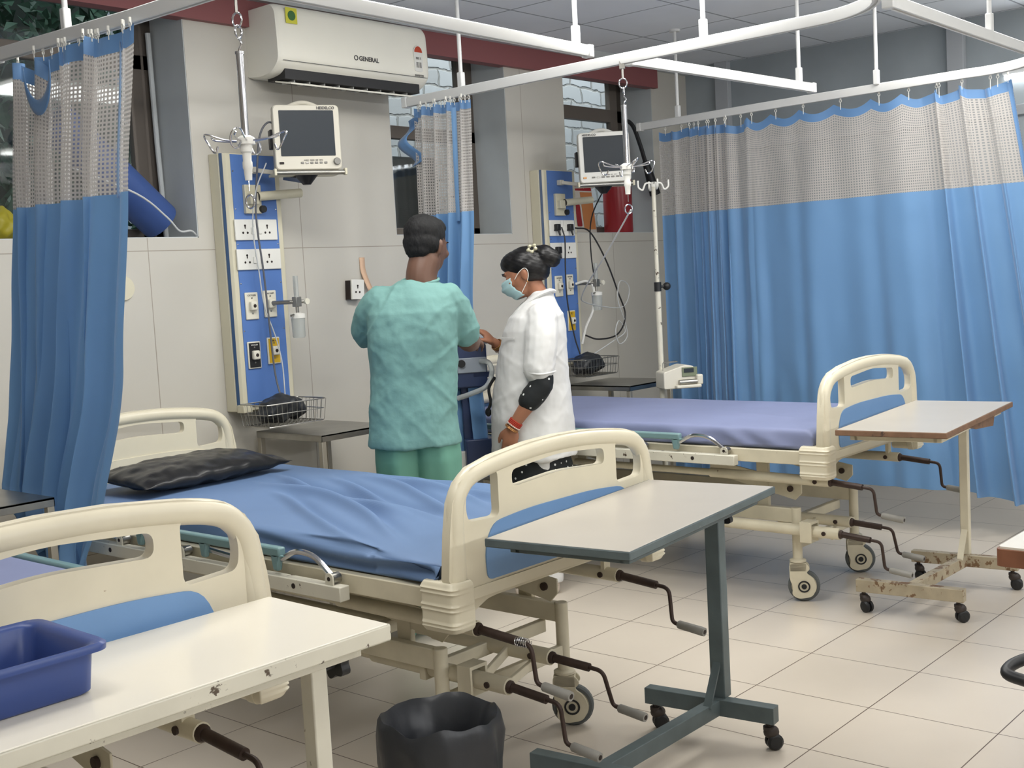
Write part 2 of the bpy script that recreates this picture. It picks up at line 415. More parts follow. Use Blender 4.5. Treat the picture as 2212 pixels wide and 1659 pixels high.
def text(name, s, size, m, parent, loc, rot=(PI / 2, 0, 0), depth=.0006, sx=1, bold=0):
    cu = bpy.data.curves.new('t', 'FONT'); cu.body = s; cu.size = size; cu.extrude = depth; cu.offset = bold; cu.align_x = 'CENTER'; cu.align_y = 'CENTER'; cu.resolution_u = 3
    t = bpy.data.objects.new('t', cu); COL.objects.link(t); bpy.context.view_layer.update()
    me = bpy.data.meshes.new_from_object(t.evaluated_get(bpy.context.evaluated_depsgraph_get())); bpy.data.objects.remove(t)
    me.materials.clear(); me.materials.append(MT[m]); me.name = name
    o = bpy.data.objects.new(name, me); COL.objects.link(o); o.location = loc; o.rotation_euler = rot; o.scale = (sx, 1, 1)
    if parent: o.parent = parent
    return o
def V(*a): return Vector(a)
def nz(x, y, z): return noise.noise(Vector((x, y, z)))
# ------------------------------------------------------------------ the room
WY = 3.36; RX = 4.18; CZ = 2.79; D = .30
struct('floor', G().bx(-5, 5.2, -4, 3.7, -.1, 0), 'floor')
struct('ceiling', G().bx(-5, 5.2, -4, WY + .0, CZ, CZ + .1), 'ceil')
NI = [(-2.15, .1), (1.32, 2.25), (2.79, 3.75)]           # window niches along the back wall
SZ, TZ = 1.67, 2.745
g = G()
g.bx(-5, RX + .2, WY, WY + D, -.1, SZ); g.bx(-5, RX + .2, WY, WY + D, TZ, CZ + .1)
xs = [-5] + [v for n in NI for v in n] + [RX + .2]
for i in range(0, len(xs), 2): g.bx(xs[i], xs[i + 1], WY, WY + D, SZ, TZ)
struct('wall_back', g, 'wall', flat=True)
# painted linings of the niches
for i, (a, b) in enumerate(NI):
    g = G(); g.bx(b - .004, b, WY + .002, WY + D, SZ, TZ); g.bx(a, a + .004, WY + .002, WY + D, SZ, TZ); g.bx(a, b, WY + .002, WY + D, SZ, SZ + .004); g.bx(a, b, WY + .002, WY + D, TZ - .004, TZ)
    struct('trim_%d' % (i + 1), g, 'jamb', flat=True, label='grey painted lining of window niche')
struct('trim_4', G().bx(-5, 3.78, WY - .035, WY + .035, 2.625, 2.745), 'red', label='maroon band under the ceiling')
struct('trim_5', G().bx(-5, RX, WY - .07, WY, 2.745, CZ), 'jamb', label='grey cornice strip at the ceiling')
for i, (a, b) in enumerate(NI):                            # windows in the niches
    y0, y1 = WY + D - .05, WY + D; fr = .055
    g = G(); g.bx(a, b, y0, y1, SZ, SZ + fr); g.bx(a, b, y0, y1, TZ - fr, TZ); g.bx(a, a + fr, y0, y1, SZ, TZ); g.bx(b - fr, b, y0, y1, SZ, TZ)
    tz = 2.435 if i == 0 else (2.215 if i == 1 else 2.425)
    g.bx(a, b, y0, y1, tz, tz + (.07 if i != 2 else .085))
    if i == 0: g.bx(-.02, .04, y0, y1, SZ, TZ); g.bx(-1.2, -1.14, y0, y1, SZ, TZ)
    g.bx(b - .13, b, y0, y1 - .01, SZ, TZ)
    o = struct('window_%d' % (i + 1), g, 'frame', bevel=.004)
    struct('pane', G().bx(a + .02, b - .02, y0 + .02, y0 + .024, SZ + .02, TZ - .02), 'glass', o, flat=True)
# niche sills (cut tile) and extra joints are in the wall tile pattern
struct('wall_right', G().bx(RX, RX + .1, -4, WY + .3, 0, CZ), 'darkglass', flat=True)
g = G()
for y in (3.05, 1.47, .2, -1.2, -2.6): g.bx(RX - .05, RX, y - .05, y + .05, 0, CZ)
g.bx(RX - .04, RX, -4, WY, 2.19, 2.25); g.bx(RX - .04, RX, -4, WY, 0, .1)
struct('trim_6', g, 'mullion', bevel=.004, label='grey mullions of the dark glazed partition')
struct('wall_left', G().bx(-5.1, -5, -4, WY + .3, -.1, CZ + .1), 'plainwall', flat=True)
struct('wall_front', G().bx(-5.1, RX + .1, -4.1, -4, -.1, CZ + .1), 'plainwall', flat=True)
# ceiling fixtures
for i, (x, y, pw) in enumerate(LAMPS):
    t = thing('ceiling_light', 'recessed fluorescent ceiling light above the ward', 'ceiling light', (x, y, CZ), group='recessed ceiling lights')
    g = G().bx(-.6, .6, -.28, .28, -.02, 0)
    obj('frame', G().plate([(-.6, -.28), (.6, -.28), (.6, .28), (-.6, .28)], [[(-.57, -.25), (-.57, .25), (.57, .25), (.57, -.25)]], -.03, 0, 'Z'), 'rail', t)
    obj('diffuser', G().bx(-.565, .565, -.245, .245, -.018, -.006), 'lamp', t)
for i, (x, y, pw) in enumerate(FILL_TUBES):
    t = thing('tube_light', 'unseen tube light added behind the camera as fill', 'tube light', (x, y, 2.25), group='added fill tubes behind the camera')
    obj('batten', G().bx(-.62, .62, -.035, .02, .0, .05), 'rail', t); obj('tube', G().cyl((-.6, .045, .0), (.6, .045, .0), .014), 'lamp', t)
t = thing('tube_light', 'white fluorescent tube light fixed to the dark partition at right', 'tube light', (RX, .78, 2.42))
obj('batten', G().bx(-.045, -.004, -.42, .42, .005, .045), 'rail', t); obj('tube', G().cyl((-.035, -.41, -.01), (-.035, .41, -.01), .016), emis('tube_glow', (.95, .98, 1, 1), 9), t)
area('tube_light_lamp', (RX - .08, .78, 2.40), .8, .06, 3, (.9, .96, 1), (0, PI / 2, 0))

# ------------------------------------------------------------------ outside
tag(obj('brick_wall', G().bx(2.0, 6.8, 5.0, 5.15, 0, 3.9), 'brick', flat=True), 'whitewashed rough brick wall outside behind the windows', 'wall')
def arc_duct(r):
    pts = [(1.42 + r * math.sin(a), 4.148, 1.5 + r * math.cos(a)) for a in [(-1.2 + .15 * k) for k in range(20)]]
    return G().tube(pts, .034, 10)
for i, r in enumerate((.28, .38, .48)):
    o = obj('duct_hose', arc_duct(r), 'duct')
    tag(o, ['innermost curved grey hose outside the middle window', 'middle curved grey hose outside the middle window', 'outermost curved grey hose outside the middle window'][i], 'hose', 'curved hoses outside')
tag(obj('hose_panel', G().bx(1.25, 2.5, 4.18, 4.22, 0, 2.2), mat('dark_shed_panel', (66, 66, 62), .8, var=.2)), 'dark weathered shed panel behind the curved hoses', 'panel')
t = thing('tree', 'leafy green tree outside the left window', 'tree', (.35, 5.7, 0))
obj('trunk', G().tube([(0, .3, 0), (.05, .3, 1), (-.05, .2, 2), (.1, .2, 3.2)], [.12, .1, .08, .04], 10), 'bark', t)
g = G()
for k in range(8500):
    c = V(random.uniform(-2.2, 1.45), random.uniform(-.6, .9), random.uniform(.8, 4.6)); s = random.uniform(.07, .14)
    d = V(random.gauss(0, 1), random.gauss(0, .6), random.gauss(-.6, .7)).normalized(); u = d.cross(V(random.gauss(0, 1), random.gauss(0, 1), random.gauss(0, 1))).normalized()
    n = d.cross(u) * .12
    g.add([c, c + d * s * .5 + u * s * .28 + n * s, c + d * s, c + d * s * .5 - u * s * .28 + n * s], [(0, 1, 2, 3)])
o = obj('leaves', g, 'greenleaf', t, flat=True); o['kind'] = 'stuff'
tag(obj('dark_backdrop', G().bx(-6, 1.95, 7.0, 7.1, 0, 5.4), mat('backdrop_dark_green', (60, 72, 66), .9, var=.2)), 'dark backdrop added behind the tree', 'wall')  # backdrop added to keep the gaps between leaves dark against the sky
area('daylight_outside_left', (-.3, 4.4, 5.0), 3.0, 1.0, 45, (.96, .99, 1), (math.radians(25), 0, 0))
area('daylight_outside_right', (3.8, 4.35, 4.3), 5.0, .5, 120, (1, .985, .96), (math.radians(25), 0, 0))
# things on the sills
t = thing('rolled_tarp', 'thick blue roll standing tilted in left window niche', 'tarpaulin roll', (-.12, WY + .14, SZ + .004))
g = G(); g.lathe([(.0, -.33), (.085, -.33), (.09, -.325), (.09, .3), (.085, .31), (0, .31)], (0, 0, 0), 28, 'X', Matrix.Rotation(.0, 3, 'Y'))
o = obj('roll', g, 'deepblue', t); o.location = (-.16, 0, .115); o.rotation_euler = (0, math.radians(33), 0)
o.location = (-.105, 0, .278); o.rotation_euler = (0, math.radians(42), 0)
tag(obj('white_cable', G().tube(smooth([(-.5, WY + .02, 1.97), (-.2, WY + .0, 1.86), (-.06, WY - .004, 1.76), (.0, WY - .004, 1.7), (.06, WY - .003, 1.70), (.105, WY + .02, 1.677)], 6), .0045, 8), 'wcable'), 'white cable looping over the niche sill beside blue roll', 'cable')
tag(obj('downpipe', G().tube([(.085, WY + D - .07, 1.68), (.075, WY + D - .07, 2.1), (.07, WY + D - .07, 2.6)], .012, 10), 'jamb'), 'thin grey pipe beside the left window frame', 'pipe')
g = G(); g.ell((0, 0, .06), (.13, .07, .065)); g.ell((-.1, 0, .05), (.08, .06, .055)); g.ell((.02, .0, .11), (.06, .05, .03))
o = remesh('yellow_bag', g, 'yellowbag', vox=.008, disp=lambda p, n: p + n * nz(p.x * 30, p.y * 30, p.z * 30) * .012); o.location = (-.78, WY + .13, SZ + .0)
tag(o, 'crumpled yellow plastic bag on the left window sill', 'bag')

# ------------------------------------------------------------------ curtain rails
RZ = 2.27
def rail_bar(pts, name, label, hangers, cat='curtain rail', ends=(1, 1), clips=None):
    pts = [V(*p) for p in pts]; c = pts[0].copy(); c.z = RZ
    t = thing(name, label, cat, c)
    g = G(); rel = [p - c for p in pts]
    rings = []
    for i, p in enumerate(rel):
        tdir = (rel[min(i + 1, len(rel) - 1)] - rel[max(i - 1, 0)]).normalized(); x = tdir.cross(V(0, 0, 1)).normalized()
        rings.append([p + x * a + V(0, 0, b) for a, b in ((-.014, -.02), (-.006, -.02), (-.006, -.012), (.006, -.012), (.006, -.02), (.014, -.02), (.017, -.012), (.017, .018), (.012, .022), (-.012, .022), (-.017, .018), (-.017, -.012))])
    g.loft(rings); obj('track', g, 'rail', t)
    for s, e in ((rel[0], rel[1]), (rel[-1], rel[-2])):
        d = (s - e).normalized(); obj('end_cap', G().beam(s - d * .025, s + d * .006, .042, .048), 'rail', t, bevel=.004)
    for h in hangers:
        p = V(h[0], h[1], RZ) - c
        hg = obj('hanger_rod', G().cyl(p + V(0, 0, .02), p + V(0, 0, CZ - RZ), .0095, 12), 'rail', t)
        obj('hanger_socket', G().box(p + V(0, 0, .052), (.028, .028, .075)), 'rail', hg, bevel=.005)
        obj('ceiling_cup', G().lathe([(.0, CZ - RZ - .012), (.03, CZ - RZ - .012), (.034, CZ - RZ), (0, CZ - RZ)], (p.x, p.y, 0), 16), 'rail', hg)
    return t
def arc(cx, cy, r, a0, a1, n=10): return [(cx + r * math.cos(math.radians(a0 + (a1 - a0) * k / n)), cy + r * math.sin(math.radians(a0 + (a1 - a0) * k / n)), RZ) for k in range(n + 1)]
rail_bar([(-1.02, 2.86, RZ), (-.965, 2.1, RZ), (-.955, 1.63, RZ)], 'curtain_rail', 'white curtain rail over the net curtain at left', [(-.985, 2.44)])
ML = [(1.015, 2.93, RZ), (.99, 1.7, RZ)] + arc(.62, .80, .36, 0, -90) + [(.3, .44, RZ), (-.55, .44, RZ)]
rail_bar(ML, 'curtain_rail', 'long white curtain rail curving round from the middle curtain', [(1.015, 2.56), (.985, 1.26)])
RR = [(2.96, 2.93, RZ), (2.87, 1.95, RZ)] + arc(2.47, .86, .35, 10, -90) + [(1.6, .50, RZ), (.9, .49, RZ)]
rail_bar(RR, 'curtain_rail', 'white curtain rail carrying the wide blue curtain at right', [(2.94, 2.64), (2.82, 1.38), (1.9, .50), (.93, .49)])
rail_bar([(-1.3, 1.56, RZ), (.74, 1.625, RZ)], 'drip_rail', 'short white drip rail in front of the air conditioner', [(.655, 1.622), (-1.1, 1.57)], 'ceiling rail')
rail_bar([(1.03, 1.64, RZ), (2.51, 1.575, RZ)], 'drip_rail', 'short white drip rail between the middle and right curtains', [(2.38, 1.58)], 'ceiling rail')

# ------------------------------------------------------------------ curtains
def curtain(name, label, Pf, L, z0, zb, zn, zh, nu, hooks, edge=None, cell=None):
    """Pf(s, z) -> point; header z0..zb, net zb..zn, drape zn..zh"""
    t = thing(name, label, 'curtain', Pf(.5, zh).to_tuple())
    o = t.location.copy()
    def part(nm, za, zc, nv, m):
        g = G(); g.grid(lambda u, v: Pf(u, za + (zc - za) * v) - o, nu, nv, lambda u, v: (u * L, za + (zc - za) * v))
        return obj(nm, g, m, t, ang=180)
    part('header_band', z0, zb, 4, 'drapeband'); part('net_panel', zb, zn, 26, 'net'); part('drape', zn, zh, 60, 'drape')
    for s in hooks:
        p = Pf(s, z0) - o; g = G()
        ring = [(p.x, p.y + .006 * math.cos(a), RZ - o.z - .032 + .007 * math.sin(a)) for a in [2 * PI * k / 8 for k in range(8)]]
        g.tube(ring, .0022, 6, closed=True); g.cyl((p.x, p.y, RZ - o.z - .026), (p.x, p.y, RZ - o.z - .012), .005, 8)
        g.tube([(p.x, p.y, RZ - o.z - .038), (p.x, p.y, p.z - .012)], .0018, 6)
        obj('hook', g, 'white', t)
    return t
def lerp(a, b, t): return a + (b - a) * t
def pw(x, pts):
    if x <= pts[0][0]: return pts[0][1]
    for (a, b), (c, d) in zip(pts, pts[1:]):
        if x <= c: t = (x - a) / (c - a); t = t * t * (3 - 2 * t) * .5 + t * .5; return b + (d - b) * t
    return pts[-1][1]
# right curtain
def PR(s, z):
    v = (2.22 - z) / 2.02
    Y = pw(s, [(0, 2.78), (.10, 2.56), (.30, 2.32), (.42, 2.14), (.84, 1.06), (1, .735)]) - v * pw(s, [(0, 0), (.6, .02), (1, .30)])
    X = pw(Y, [(.3, 2.80), (.86, 2.84), (1.95, 2.875), (2.93, 2.962)])
    A = pw(s, [(0, .022), (.08, .018), (.17, .032), (.28, .032), (.36, .018), (.45, .014), (.6, .015), (.7, .018), (.78, .034), (.86, .03), (1, .024)]) * (.5 + .7 * v)
    ph = pw(s, [(0, 0), (.1, 2.4), (.30, 9), (.42, 11.2), (.78, 14.5), (.84, 16), (1, 20)])
    f = math.sin(2 * PI * ph * .62 + v * .5) + .45 * math.sin(2 * PI * ph * 1.31 + 1.3 - v * .7) + .25 * math.sin(2 * PI * ph * .27 + v)
    sag = .035 * abs(math.sin(PI * pw(s, [(0, 0), (.08, 2), (.3, 6), (1, 15)]))) * max(0, 1 - v * 9) * (1 if s > .3 else .4)
    zz = z - sag
    if z < .5: zz += .03 * math.sin(s * 11) * (.5 - z) / .3 + .03 * s * (.5 - z)
    X += .006 * v * (math.sin(s * 95 + v * 1.5) + math.sin(s * 143 - v * 2)) * pw(s, [(0, .3), (.4, 1), (1, 1)])
    if v > .3: X += .012 * nz(s * 30, z * 3.5, 1) * v
    return V(X + A * f, Y + A * .95 * math.cos(2 * PI * ph * .62 + .6) + A * .35 * math.sin(2 * PI * ph * 1.31), zz)
curtain('ward_curtain', 'wide blue curtain with white net top drawn along right bed', PR, 3.4, 2.225, 2.175, 1.735, .195, 420, [.02, .07, .11, .14, .17, .2, .22, .24, .26, .28, .3, .33, .37, .43, .5, .565, .63, .7, .76, .81, .84, .9, .955, .97, .985])
c = [o for o in bpy.data.objects if o.name == 'ward_curtain'][0]; o0 = c.location
obj('edge_band', G().grid(lambda u, v: PR(.983 + .017 * u, 2.215 - .47 * v) - o0 + V(-.006, 0, 0), 3, 24, None), 'drapeband', c, ang=180)
# left bunched curtain
def PL(s, z):
    v = (2.238 - z) / 1.76
    yl = pw(v, [(0, 2.79), (.28, 2.85), (.45, 2.90), (.84, 3.03), (.93, 2.90), (1, 2.74)]); yr = pw(v, [(0, 2.03), (.28, 2.12), (.6, 2.22), (.84, 2.36), (1, 2.50)])
    Y = lerp(yl, yr, s) + .012 * math.sin(6.28 * s * 3 + v * 3) + .034 * pw(s, [(0, 0), (.1, 1), (.86, 1), (.95, 0), (1, 0)]) * math.cos(2 * PI * s * 5.3 + 1.2 * math.sin(s * 5) - v * 1.3 + .5)
    A = (.038 if s < .85 else .02) * (.6 + .5 * v)
    f = math.sin(2 * PI * s * 5.3 + 1.2 * math.sin(s * 5) - v * 1.3) + .4 * math.sin(2 * PI * s * 11.7 + 2 + v * 2.2)
    X = -1.0 + A * f * pw(s, [(0, .4), (.1, 1), (.8, 1), (.92, .3), (1, .15)]) + pw(v, [(0, 0), (.7, -.01), (1, -.06)])
    sag = (.05 * math.exp(-((s - .22) / .07) ** 2) + .012 * abs(math.sin(s * 22))) * max(0, 1 - v * 5)
    zz = z - sag
    if z < .7: zz += pw(s, [(0, .14), (.3, .10), (.45, .0), (.9, -.02), (1, .02)]) * (.7 - z) / .25
    X += .014 * nz(s * 18, z * 5, 3) * max(0, v - .25)
    return V(X, Y, zz)
c = curtain('ward_curtain', 'gathered blue curtain with white net top hanging at far left', PL, 1.9, 2.238, 2.182, 1.745, .50, 300, [.04] + [.3 + .03 * k for k in range(21)] + [.97])
o0 = c.location
g = G(); n = 22
def loop(u, v):
    a = PI * u; return V(-1.05 + .0 * v, 2.53 - .085 * math.cos(a), 2.19 - .115 * math.sin(a) - .05 * v * (.6 + .4 * math.sin(a)) ) - o0
g.grid(loop, n, 3); o = obj('loose_hem_loop', g, 'drapeband', c); so = o.modifiers.new('s', 'SOLIDIFY'); so.thickness = .004
g = G(); g.grid(lambda u, v: PL(.84 + .018 * u, 2.2 - .47 * v) - o0 + V(-.012, 0, 0), 3, 20); obj('seam_strip', g, 'drape', c, ang=180)
# middle curtain
def PM(s, z):
    v = (2.235 - z) / 1.7
    Y = lerp(pw(v, [(0, 2.86), (.3, 2.87), (1, 2.9)]), pw(v, [(0, 2.50), (.3, 2.52), (.55, 2.56), (1, 2.5)]), s)
    f = math.sin(2 * PI * s * 4.2 + v * .9) + .4 * math.sin(2 * PI * s * 9.1 - v * 2)
    return V(1.0 + .03 * (.5 + v) * f * pw(s, [(0, 1), (.8, 1), (1, .3)]), Y, z - .008 * abs(math.sin(s * 15)) * max(0, 1 - 6 * v))
c = curtain('ward_curtain', 'narrow gathered blue curtain behind the man in green', PM, 1.1, 2.235, 2.195, 1.73, .5, 180, [.03 + .05 * k for k in range(20)])
o0 = c.location
def tie(u, v):
    return V(.99 + .03 * math.sin(u * 9), 2.83 + .05 * math.sin(PI * min(1, u * 1.15)) + .06 * v, lerp(2.2, 1.985, u) - .02 * v) - o0
g = G().grid(tie, 24, 3); o = obj('loose_hem_loop', g, 'drapeband', c); so = o.modifiers.new('s', 'SOLIDIFY'); so.thickness = .004
g = G(); g.grid(lambda u, v: PM(.72 + .05 * u, 2.21 - .52 * v) - o0 + V(-.02, 0, 0), 3, 20); obj('seam_strip', g, 'drape', c, ang=180)
# ------------------------------------------------------------------ hospital beds
def bed_panel():
    """moulded head/foot panel, local x -.475...475, centre plane y=0"""
    W_ = .475
    out = [(-.452, .60), (-W_, .645), (-.462, .76), (-.447, .84), (-.418, .888), (-.37, .921), (-.28, .941), (-.13, .957), (0, .961), (.13, .957), (.28, .941), (.37, .921), (.418, .888), (.447, .84), (.462, .76), (W_, .645), (.452, .60), (.33, .60), (.33, .58), (-.33, .58), (-.33, .60)]
    slot = rnd([(-.205, .850), (-.09, .862), (0, .865), (.09, .862), (.205, .850), (.215, .892), (.1, .909), (0, .912), (-.1, .909), (-.215, .892)], .02, 3)
    slot = rnd([(-.21, .845), (0, .858), (.21, .845), (.21, .892), (0, .908), (-.21, .892)], [.022, .05, .022, .02, .05, .02], 5)
    hr = rnd([(.268, .776), (.390, .782), (.398, .82), (.391, .860), (.358, .899), (.268, .905)], [.022, .03, .02, .03, .04, .022], 5)
    hl = [(-x, z) for x, z in reversed(hr)]
    g = G(); g.plate(out, [slot, hr, hl], -.014, .014)
    rim = [(-.43, .60), (-.432, .66), (-.432, .76), (-.423, .835), (-.398, .875), (-.358, .900), (-.275, .917), (-.13, .932), (0, .936)]
    rim = rim + [(-x, z) for x, z in reversed(rim[:-1])]
    g.tube(smooth([(x, 0, z) for x, z in rim], 4), [.0255] * (4 * (len(rim) - 1) + 1), 14)
    for s in (-1, 1):                                    # thicker pillars and the lower crossbar
        g.tube([(s * .438, 0, .60), (s * .428, 0, .80)], [.028, .022], 12, ex=1.25)
    g.box((0, 0, .592), (.88, .036, .03))
    return g
def inlay():
    return rnd([(-.33, .615), (.33, .615), (.335, .70), (.30, .765), (.15, .778), (-.15, .778), (-.30, .765), (-.335, .70)], [.02, .02, .05, .05, .1, .1, .05, .05], 4)
def caster(parent, x, y, ang, cap='cap'):
    A = Matrix.Rotation(ang, 3, 'Z')
    def T(p): return A @ V(*p) + V(x, y, 0)
    g = G(); g.lathe([(0, .168), (.034, .168), (.034, .176), (.022, .182), (0, .182)], (x, y, 0), 18)
    side = rnd([(-.036, .165), (-.036, .095), (-.022, .062), (-.03, .03), (.0, .012), (.055, .022), (.075, .06), (.062, .1), (.03, .125), (.05, .14), (.035, .165)], .016, 4)
    for s in (-1, 1):
        g.plate([(a, b) for a, b in side], [], s * .017, s * .026, M=A @ Matrix.Identity(3))
        n0 = len(g.v)
    # move plates to position
    k = 5 * 18
    g.v = [tuple(V(*p)) if i < k else tuple(V(*p) + V(x, y, 0)) for i, p in enumerate(g.v)]
    gg = G().box((0, 0, .148), (.066, .052, .036)); gg.v = [tuple(T(p)) for p in gg.v]; g.add(gg.v, gg.f)
    c = obj('caster', g, 'enamel', parent, bevel=.002)
    tire = G().lathe([(.052, -.014), (.061, -.014), (.066, -.008), (.066, .008), (.061, .014), (.052, .014)], (0, 0, 0), 28, 'Y', closed=True)
    hub = G().lathe([(0, -.013), (.053, -.013), (.053, .013), (0, .013)], (0, 0, 0), 24, 'Y')
    for nm, q, m in (('wheel', tire, 'tyre'), ('wheel_disc', hub, 'enamel')):
        q.v = [tuple(A @ V(*p) + T((.022, 0, .066))) for p in q.v]; obj(nm, q, m, c)
    q = G()
    for s in (-1, 1):
        q.lathe([(.019, s * .027), (.025, s * .027), (.025, s * .029), (.019, s * .029)], (0, 0, 0), 20, 'Y', closed=True); q.lathe([(0, s * .026), (.011, s * .026), (.011, s * .030), (0, s * .030)], (0, 0, 0), 16, 'Y')
    q.v = [tuple(A @ V(*p) + T((.022, 0, .066))) for p in q.v]; obj('hub_ring', q, 'soft', c)
def crank(parent, x, z, yf, L0, side, drop, grip, dx=0, gdx=.0, gz=-.01):
    """sleeve, offset rod and grip, reaching forward (-y) from a tube end at (x,yf,z)"""
    g = G(); g.tube([(x, yf + .01, z), (x, yf - .005, z - .001), (x, yf - .012, z - .001)], [.018, .018, .014], 14)
    g.cyl((x, yf - .012, z - .001), (x + dx * .4, yf - .012 - L0, z - .012), .0125, 14)
    c = obj('crank', g, 'rod', parent)
    y2 = yf - .012 - L0; x2 = x + dx * .4
    rod = bendpts([(x2, y2 + .01, z - .011), (x2 + dx * .1, y2 - .045, z - .016), (x2 + dx, y2 - .055, z - .016 - drop), (x2 + dx + gdx * .2, y2 - .055 - .03, z - .02 - drop)], .022, 5)
    obj('crank_rod', G().tube(rod, .0062, 10), 'rod', c)
    a = V(x2 + dx + gdx * .15, y2 - .055 - .02, z - .019 - drop); b = a + V(gdx, -grip, gz)
    g = G(); g.tube([a, a.lerp(b, .04), a.lerp(b, .9), b], [.010, .0125, .0135, .0125], 14)
    obj('handle', g, 'grip', c)
    obj('handle_bore', G().cyl(b - (b - a).normalized() * .002, b + (b - a).normalized() * .0008, .007, 12), 'brown', c)

def make_bed(label, loc, L, up, low, rail, worn=False, short_front=False, hb_rot=0, spring=False):
    """origin on floor at the centre of the foot panel; +y to the head. L = lift of the upper frame"""
    t = thing('hospital_bed', label, 'hospital bed', loc, group='manual crank hospital beds')
    pm = 'creamdirty' if worn else 'cream'
    LEN = 2.16
    for nm, y, s in (('footboard', 0, -1), ('headboard', LEN, 1)):
        g = bed_panel(); g.v = [(x, y + yy, z + L) for x, yy, z in g.v]
        p = obj(nm, g, pm, t, bevel=.006)
        q = G().plate(inlay(), [], y - .018, y + .018); q.v = [(a, b, c + L) for a, b, c in q.v]
        if not (nm == 'headboard' and hb_rot): obj('inlay', q, 'blueplastic', p, bevel=.002)
        else:                                            # plain panel with screws
            obj('inlay', q, pm, p, bevel=.002)
            for sx, sz in ((-.29, .70), (-.1, .745), (.1, .745), (.26, .74), (.29, .70)): obj('screw', G().cyl((sx, y - .02, sz + L), (sx, y - .014, sz + L), .007, 10), 'steel', p)
        for sx in (-1, 1):
            g = G(); rings = []
            for k in range(45):                          # ribbed rounded bumper wraps the corner
                zz = .505 + .132 * k / 44; e_ = .006 * (1 - min(1, min(k, 44 - k) / 5)) ** 2
                rib = sum(.0042 * math.exp(-((zz - z_) / .0028) ** 2) for z_ in (.519, .530, .565, .577, .610, .622))
                o_ = rnd([(-.042 + e_, -.036 + e_), (.036 - e_ + rib, -.036 + e_ - rib), (.036 - e_ + rib, .088 - e_), (-.042 + e_, .088 - e_)], [.004, .026, .012, .004], 5)
                rings.append([V(sx * (.448 + a), y - s * b, zz + L) for a, b in o_])
            g.loft(rings); obj('corner_bumper', g, pm, t, ang=60)
    e = 'enamel'
    g = G()                                              # upper frame
    for sx in (-1, 1): g.bx(sx * .455 - .015, sx * .455 + .015, .05, LEN - .05, .56 + L, .615 + L)
    obj('side_rail_beam', g, e, t, bevel=.003)
    for y in (.03, .35, .75, 1.15, 1.55, LEN - .03): obj('cross_member', G().bx(-.44, .44, y - .018, y + .018, .558 + L, .603 + L), e, t, bevel=.002)
    # arched gusset under the foot end
    for y in (.0, LEN):
        for sx in (-1, 1):
            gg = G(); gg.plate([(sx * a, b + L) for a, b in rnd([(.44, .50), (.44, .60), (.2, .60), (.2, .575), (.33, .565), (.395, .54), (.41, .50)], .01, 3)], [], y - .012, y + .012); obj('corner_gusset', gg, e, t, bevel=.002)

    g = G(); g.bx(-.43, .43, .06, LEN - .08, .605 + L, .618 + L); obj('mattress_platform', g, 'steel', t)
    # outboard channels carrying the folding rails
    for sx in (-1, 1):
        y0, y1 = rail
        g = G(); g.bx(sx * .505 - .018, sx * .505 + .018, y0, y1, .548 + L, .59 + L)
        for yy in (y0 + .05, (y0 + y1) / 2, y1 - .06): g.bx(min(sx * .47, sx * .5), max(sx * .47, sx * .5), yy - .02, yy + .02, .552 + L, .58 + L)
        ch = obj('rail_channel', g, 'enamelw', t, bevel=.003)
        g = G()
        for yy in (y0 + .2, y1 - .25): g.cyl((sx * .522, yy, .57 + L), (sx * .5245, yy, .57 + L), .008, 12)
        obj('bolt_hole', g, 'brown', ch)
        n = 4; br = [y0 + .05 + k * (y1 - y0 - .35) / (n - 1) for k in range(n)]
        bar0 = br[0] + .24; bar1 = br[-1] + .26
        for yy in br:
            g = G(); g.plate([(a + yy, b + L) for a, b in rnd([(-.016, .585), (.016, .585), (.016, .623), (-.016, .623)], [.001, .001, .015, .015], 4)], [], sx * .512, sx * .517, 'X')
            obj('rail_bracket', g, 'enamelw', ch, bevel=.001); obj('rivet', G().cyl((sx * .5168, yy, .607 + L), (sx * .5185, yy, .607 + L), .006, 10), 'brown', ch)
        g = G(); g.bx(sx * .50 - .014, sx * .50 + .014, bar0 - .02, bar1, .642 + L, .670 + L)
        for yy in br:
            g.plate([(a + yy + .24, b + L) for a, b in [(-.05, .648), (-.02, .640), (-.012, .60), (.012, .60), (.02, .640), (.05, .648)]], [], sx * .496, sx * .514, 'X')
        obj('side_rail', g, 'teal', t, bevel=.008)
        for yy in br:
            if yy == br[0]:
                pts = bendpts([(sx * .50, yy, .607 + L), (sx * .50, yy + .075, .662 + L), (sx * .50, yy + .16, .668 + L), (sx * .50, yy + .235, .628 + L)], .05, 6)
            else: pts = [(sx * .495, yy, .604 + L), (sx * .495, yy + .24, .622 + L)]
            a = obj('rail_arm', G().tube(pts, .0085, 10), 'chrome', t)
            obj('pivot_knuckle', G().cyl((sx * .482, yy, .605 + L), (sx * .510, yy, .605 + L), .016, 14), 'steel', a)
    # push tubes and cranks
    for i, x in enumerate(up):
        g = G(); z = .49 + L * .9
        g.cyl((x, .0 + .0, z), (x, .55, z + .005), .021, 16); g.cyl((x, .55, z + .005), (x, 1.45, z + .01), .015, 14)
        g.box((x, .05, z + .045), (.03, .014, .09)); g.box((x, 1.3, z + .05), (.03, .03, .1))
        tb = obj('push_tube', g, e, t)
        for sx in (-1, 1): obj('bolt', G().cyl((x + sx * .0205, .055, z), (x + sx * .026, .055, z), .009, 10), 'rod', tb)
        crank(t, x, z, .0, .125, 1, .10, .09, dx=(-.005 if i else .004), gdx=.0)
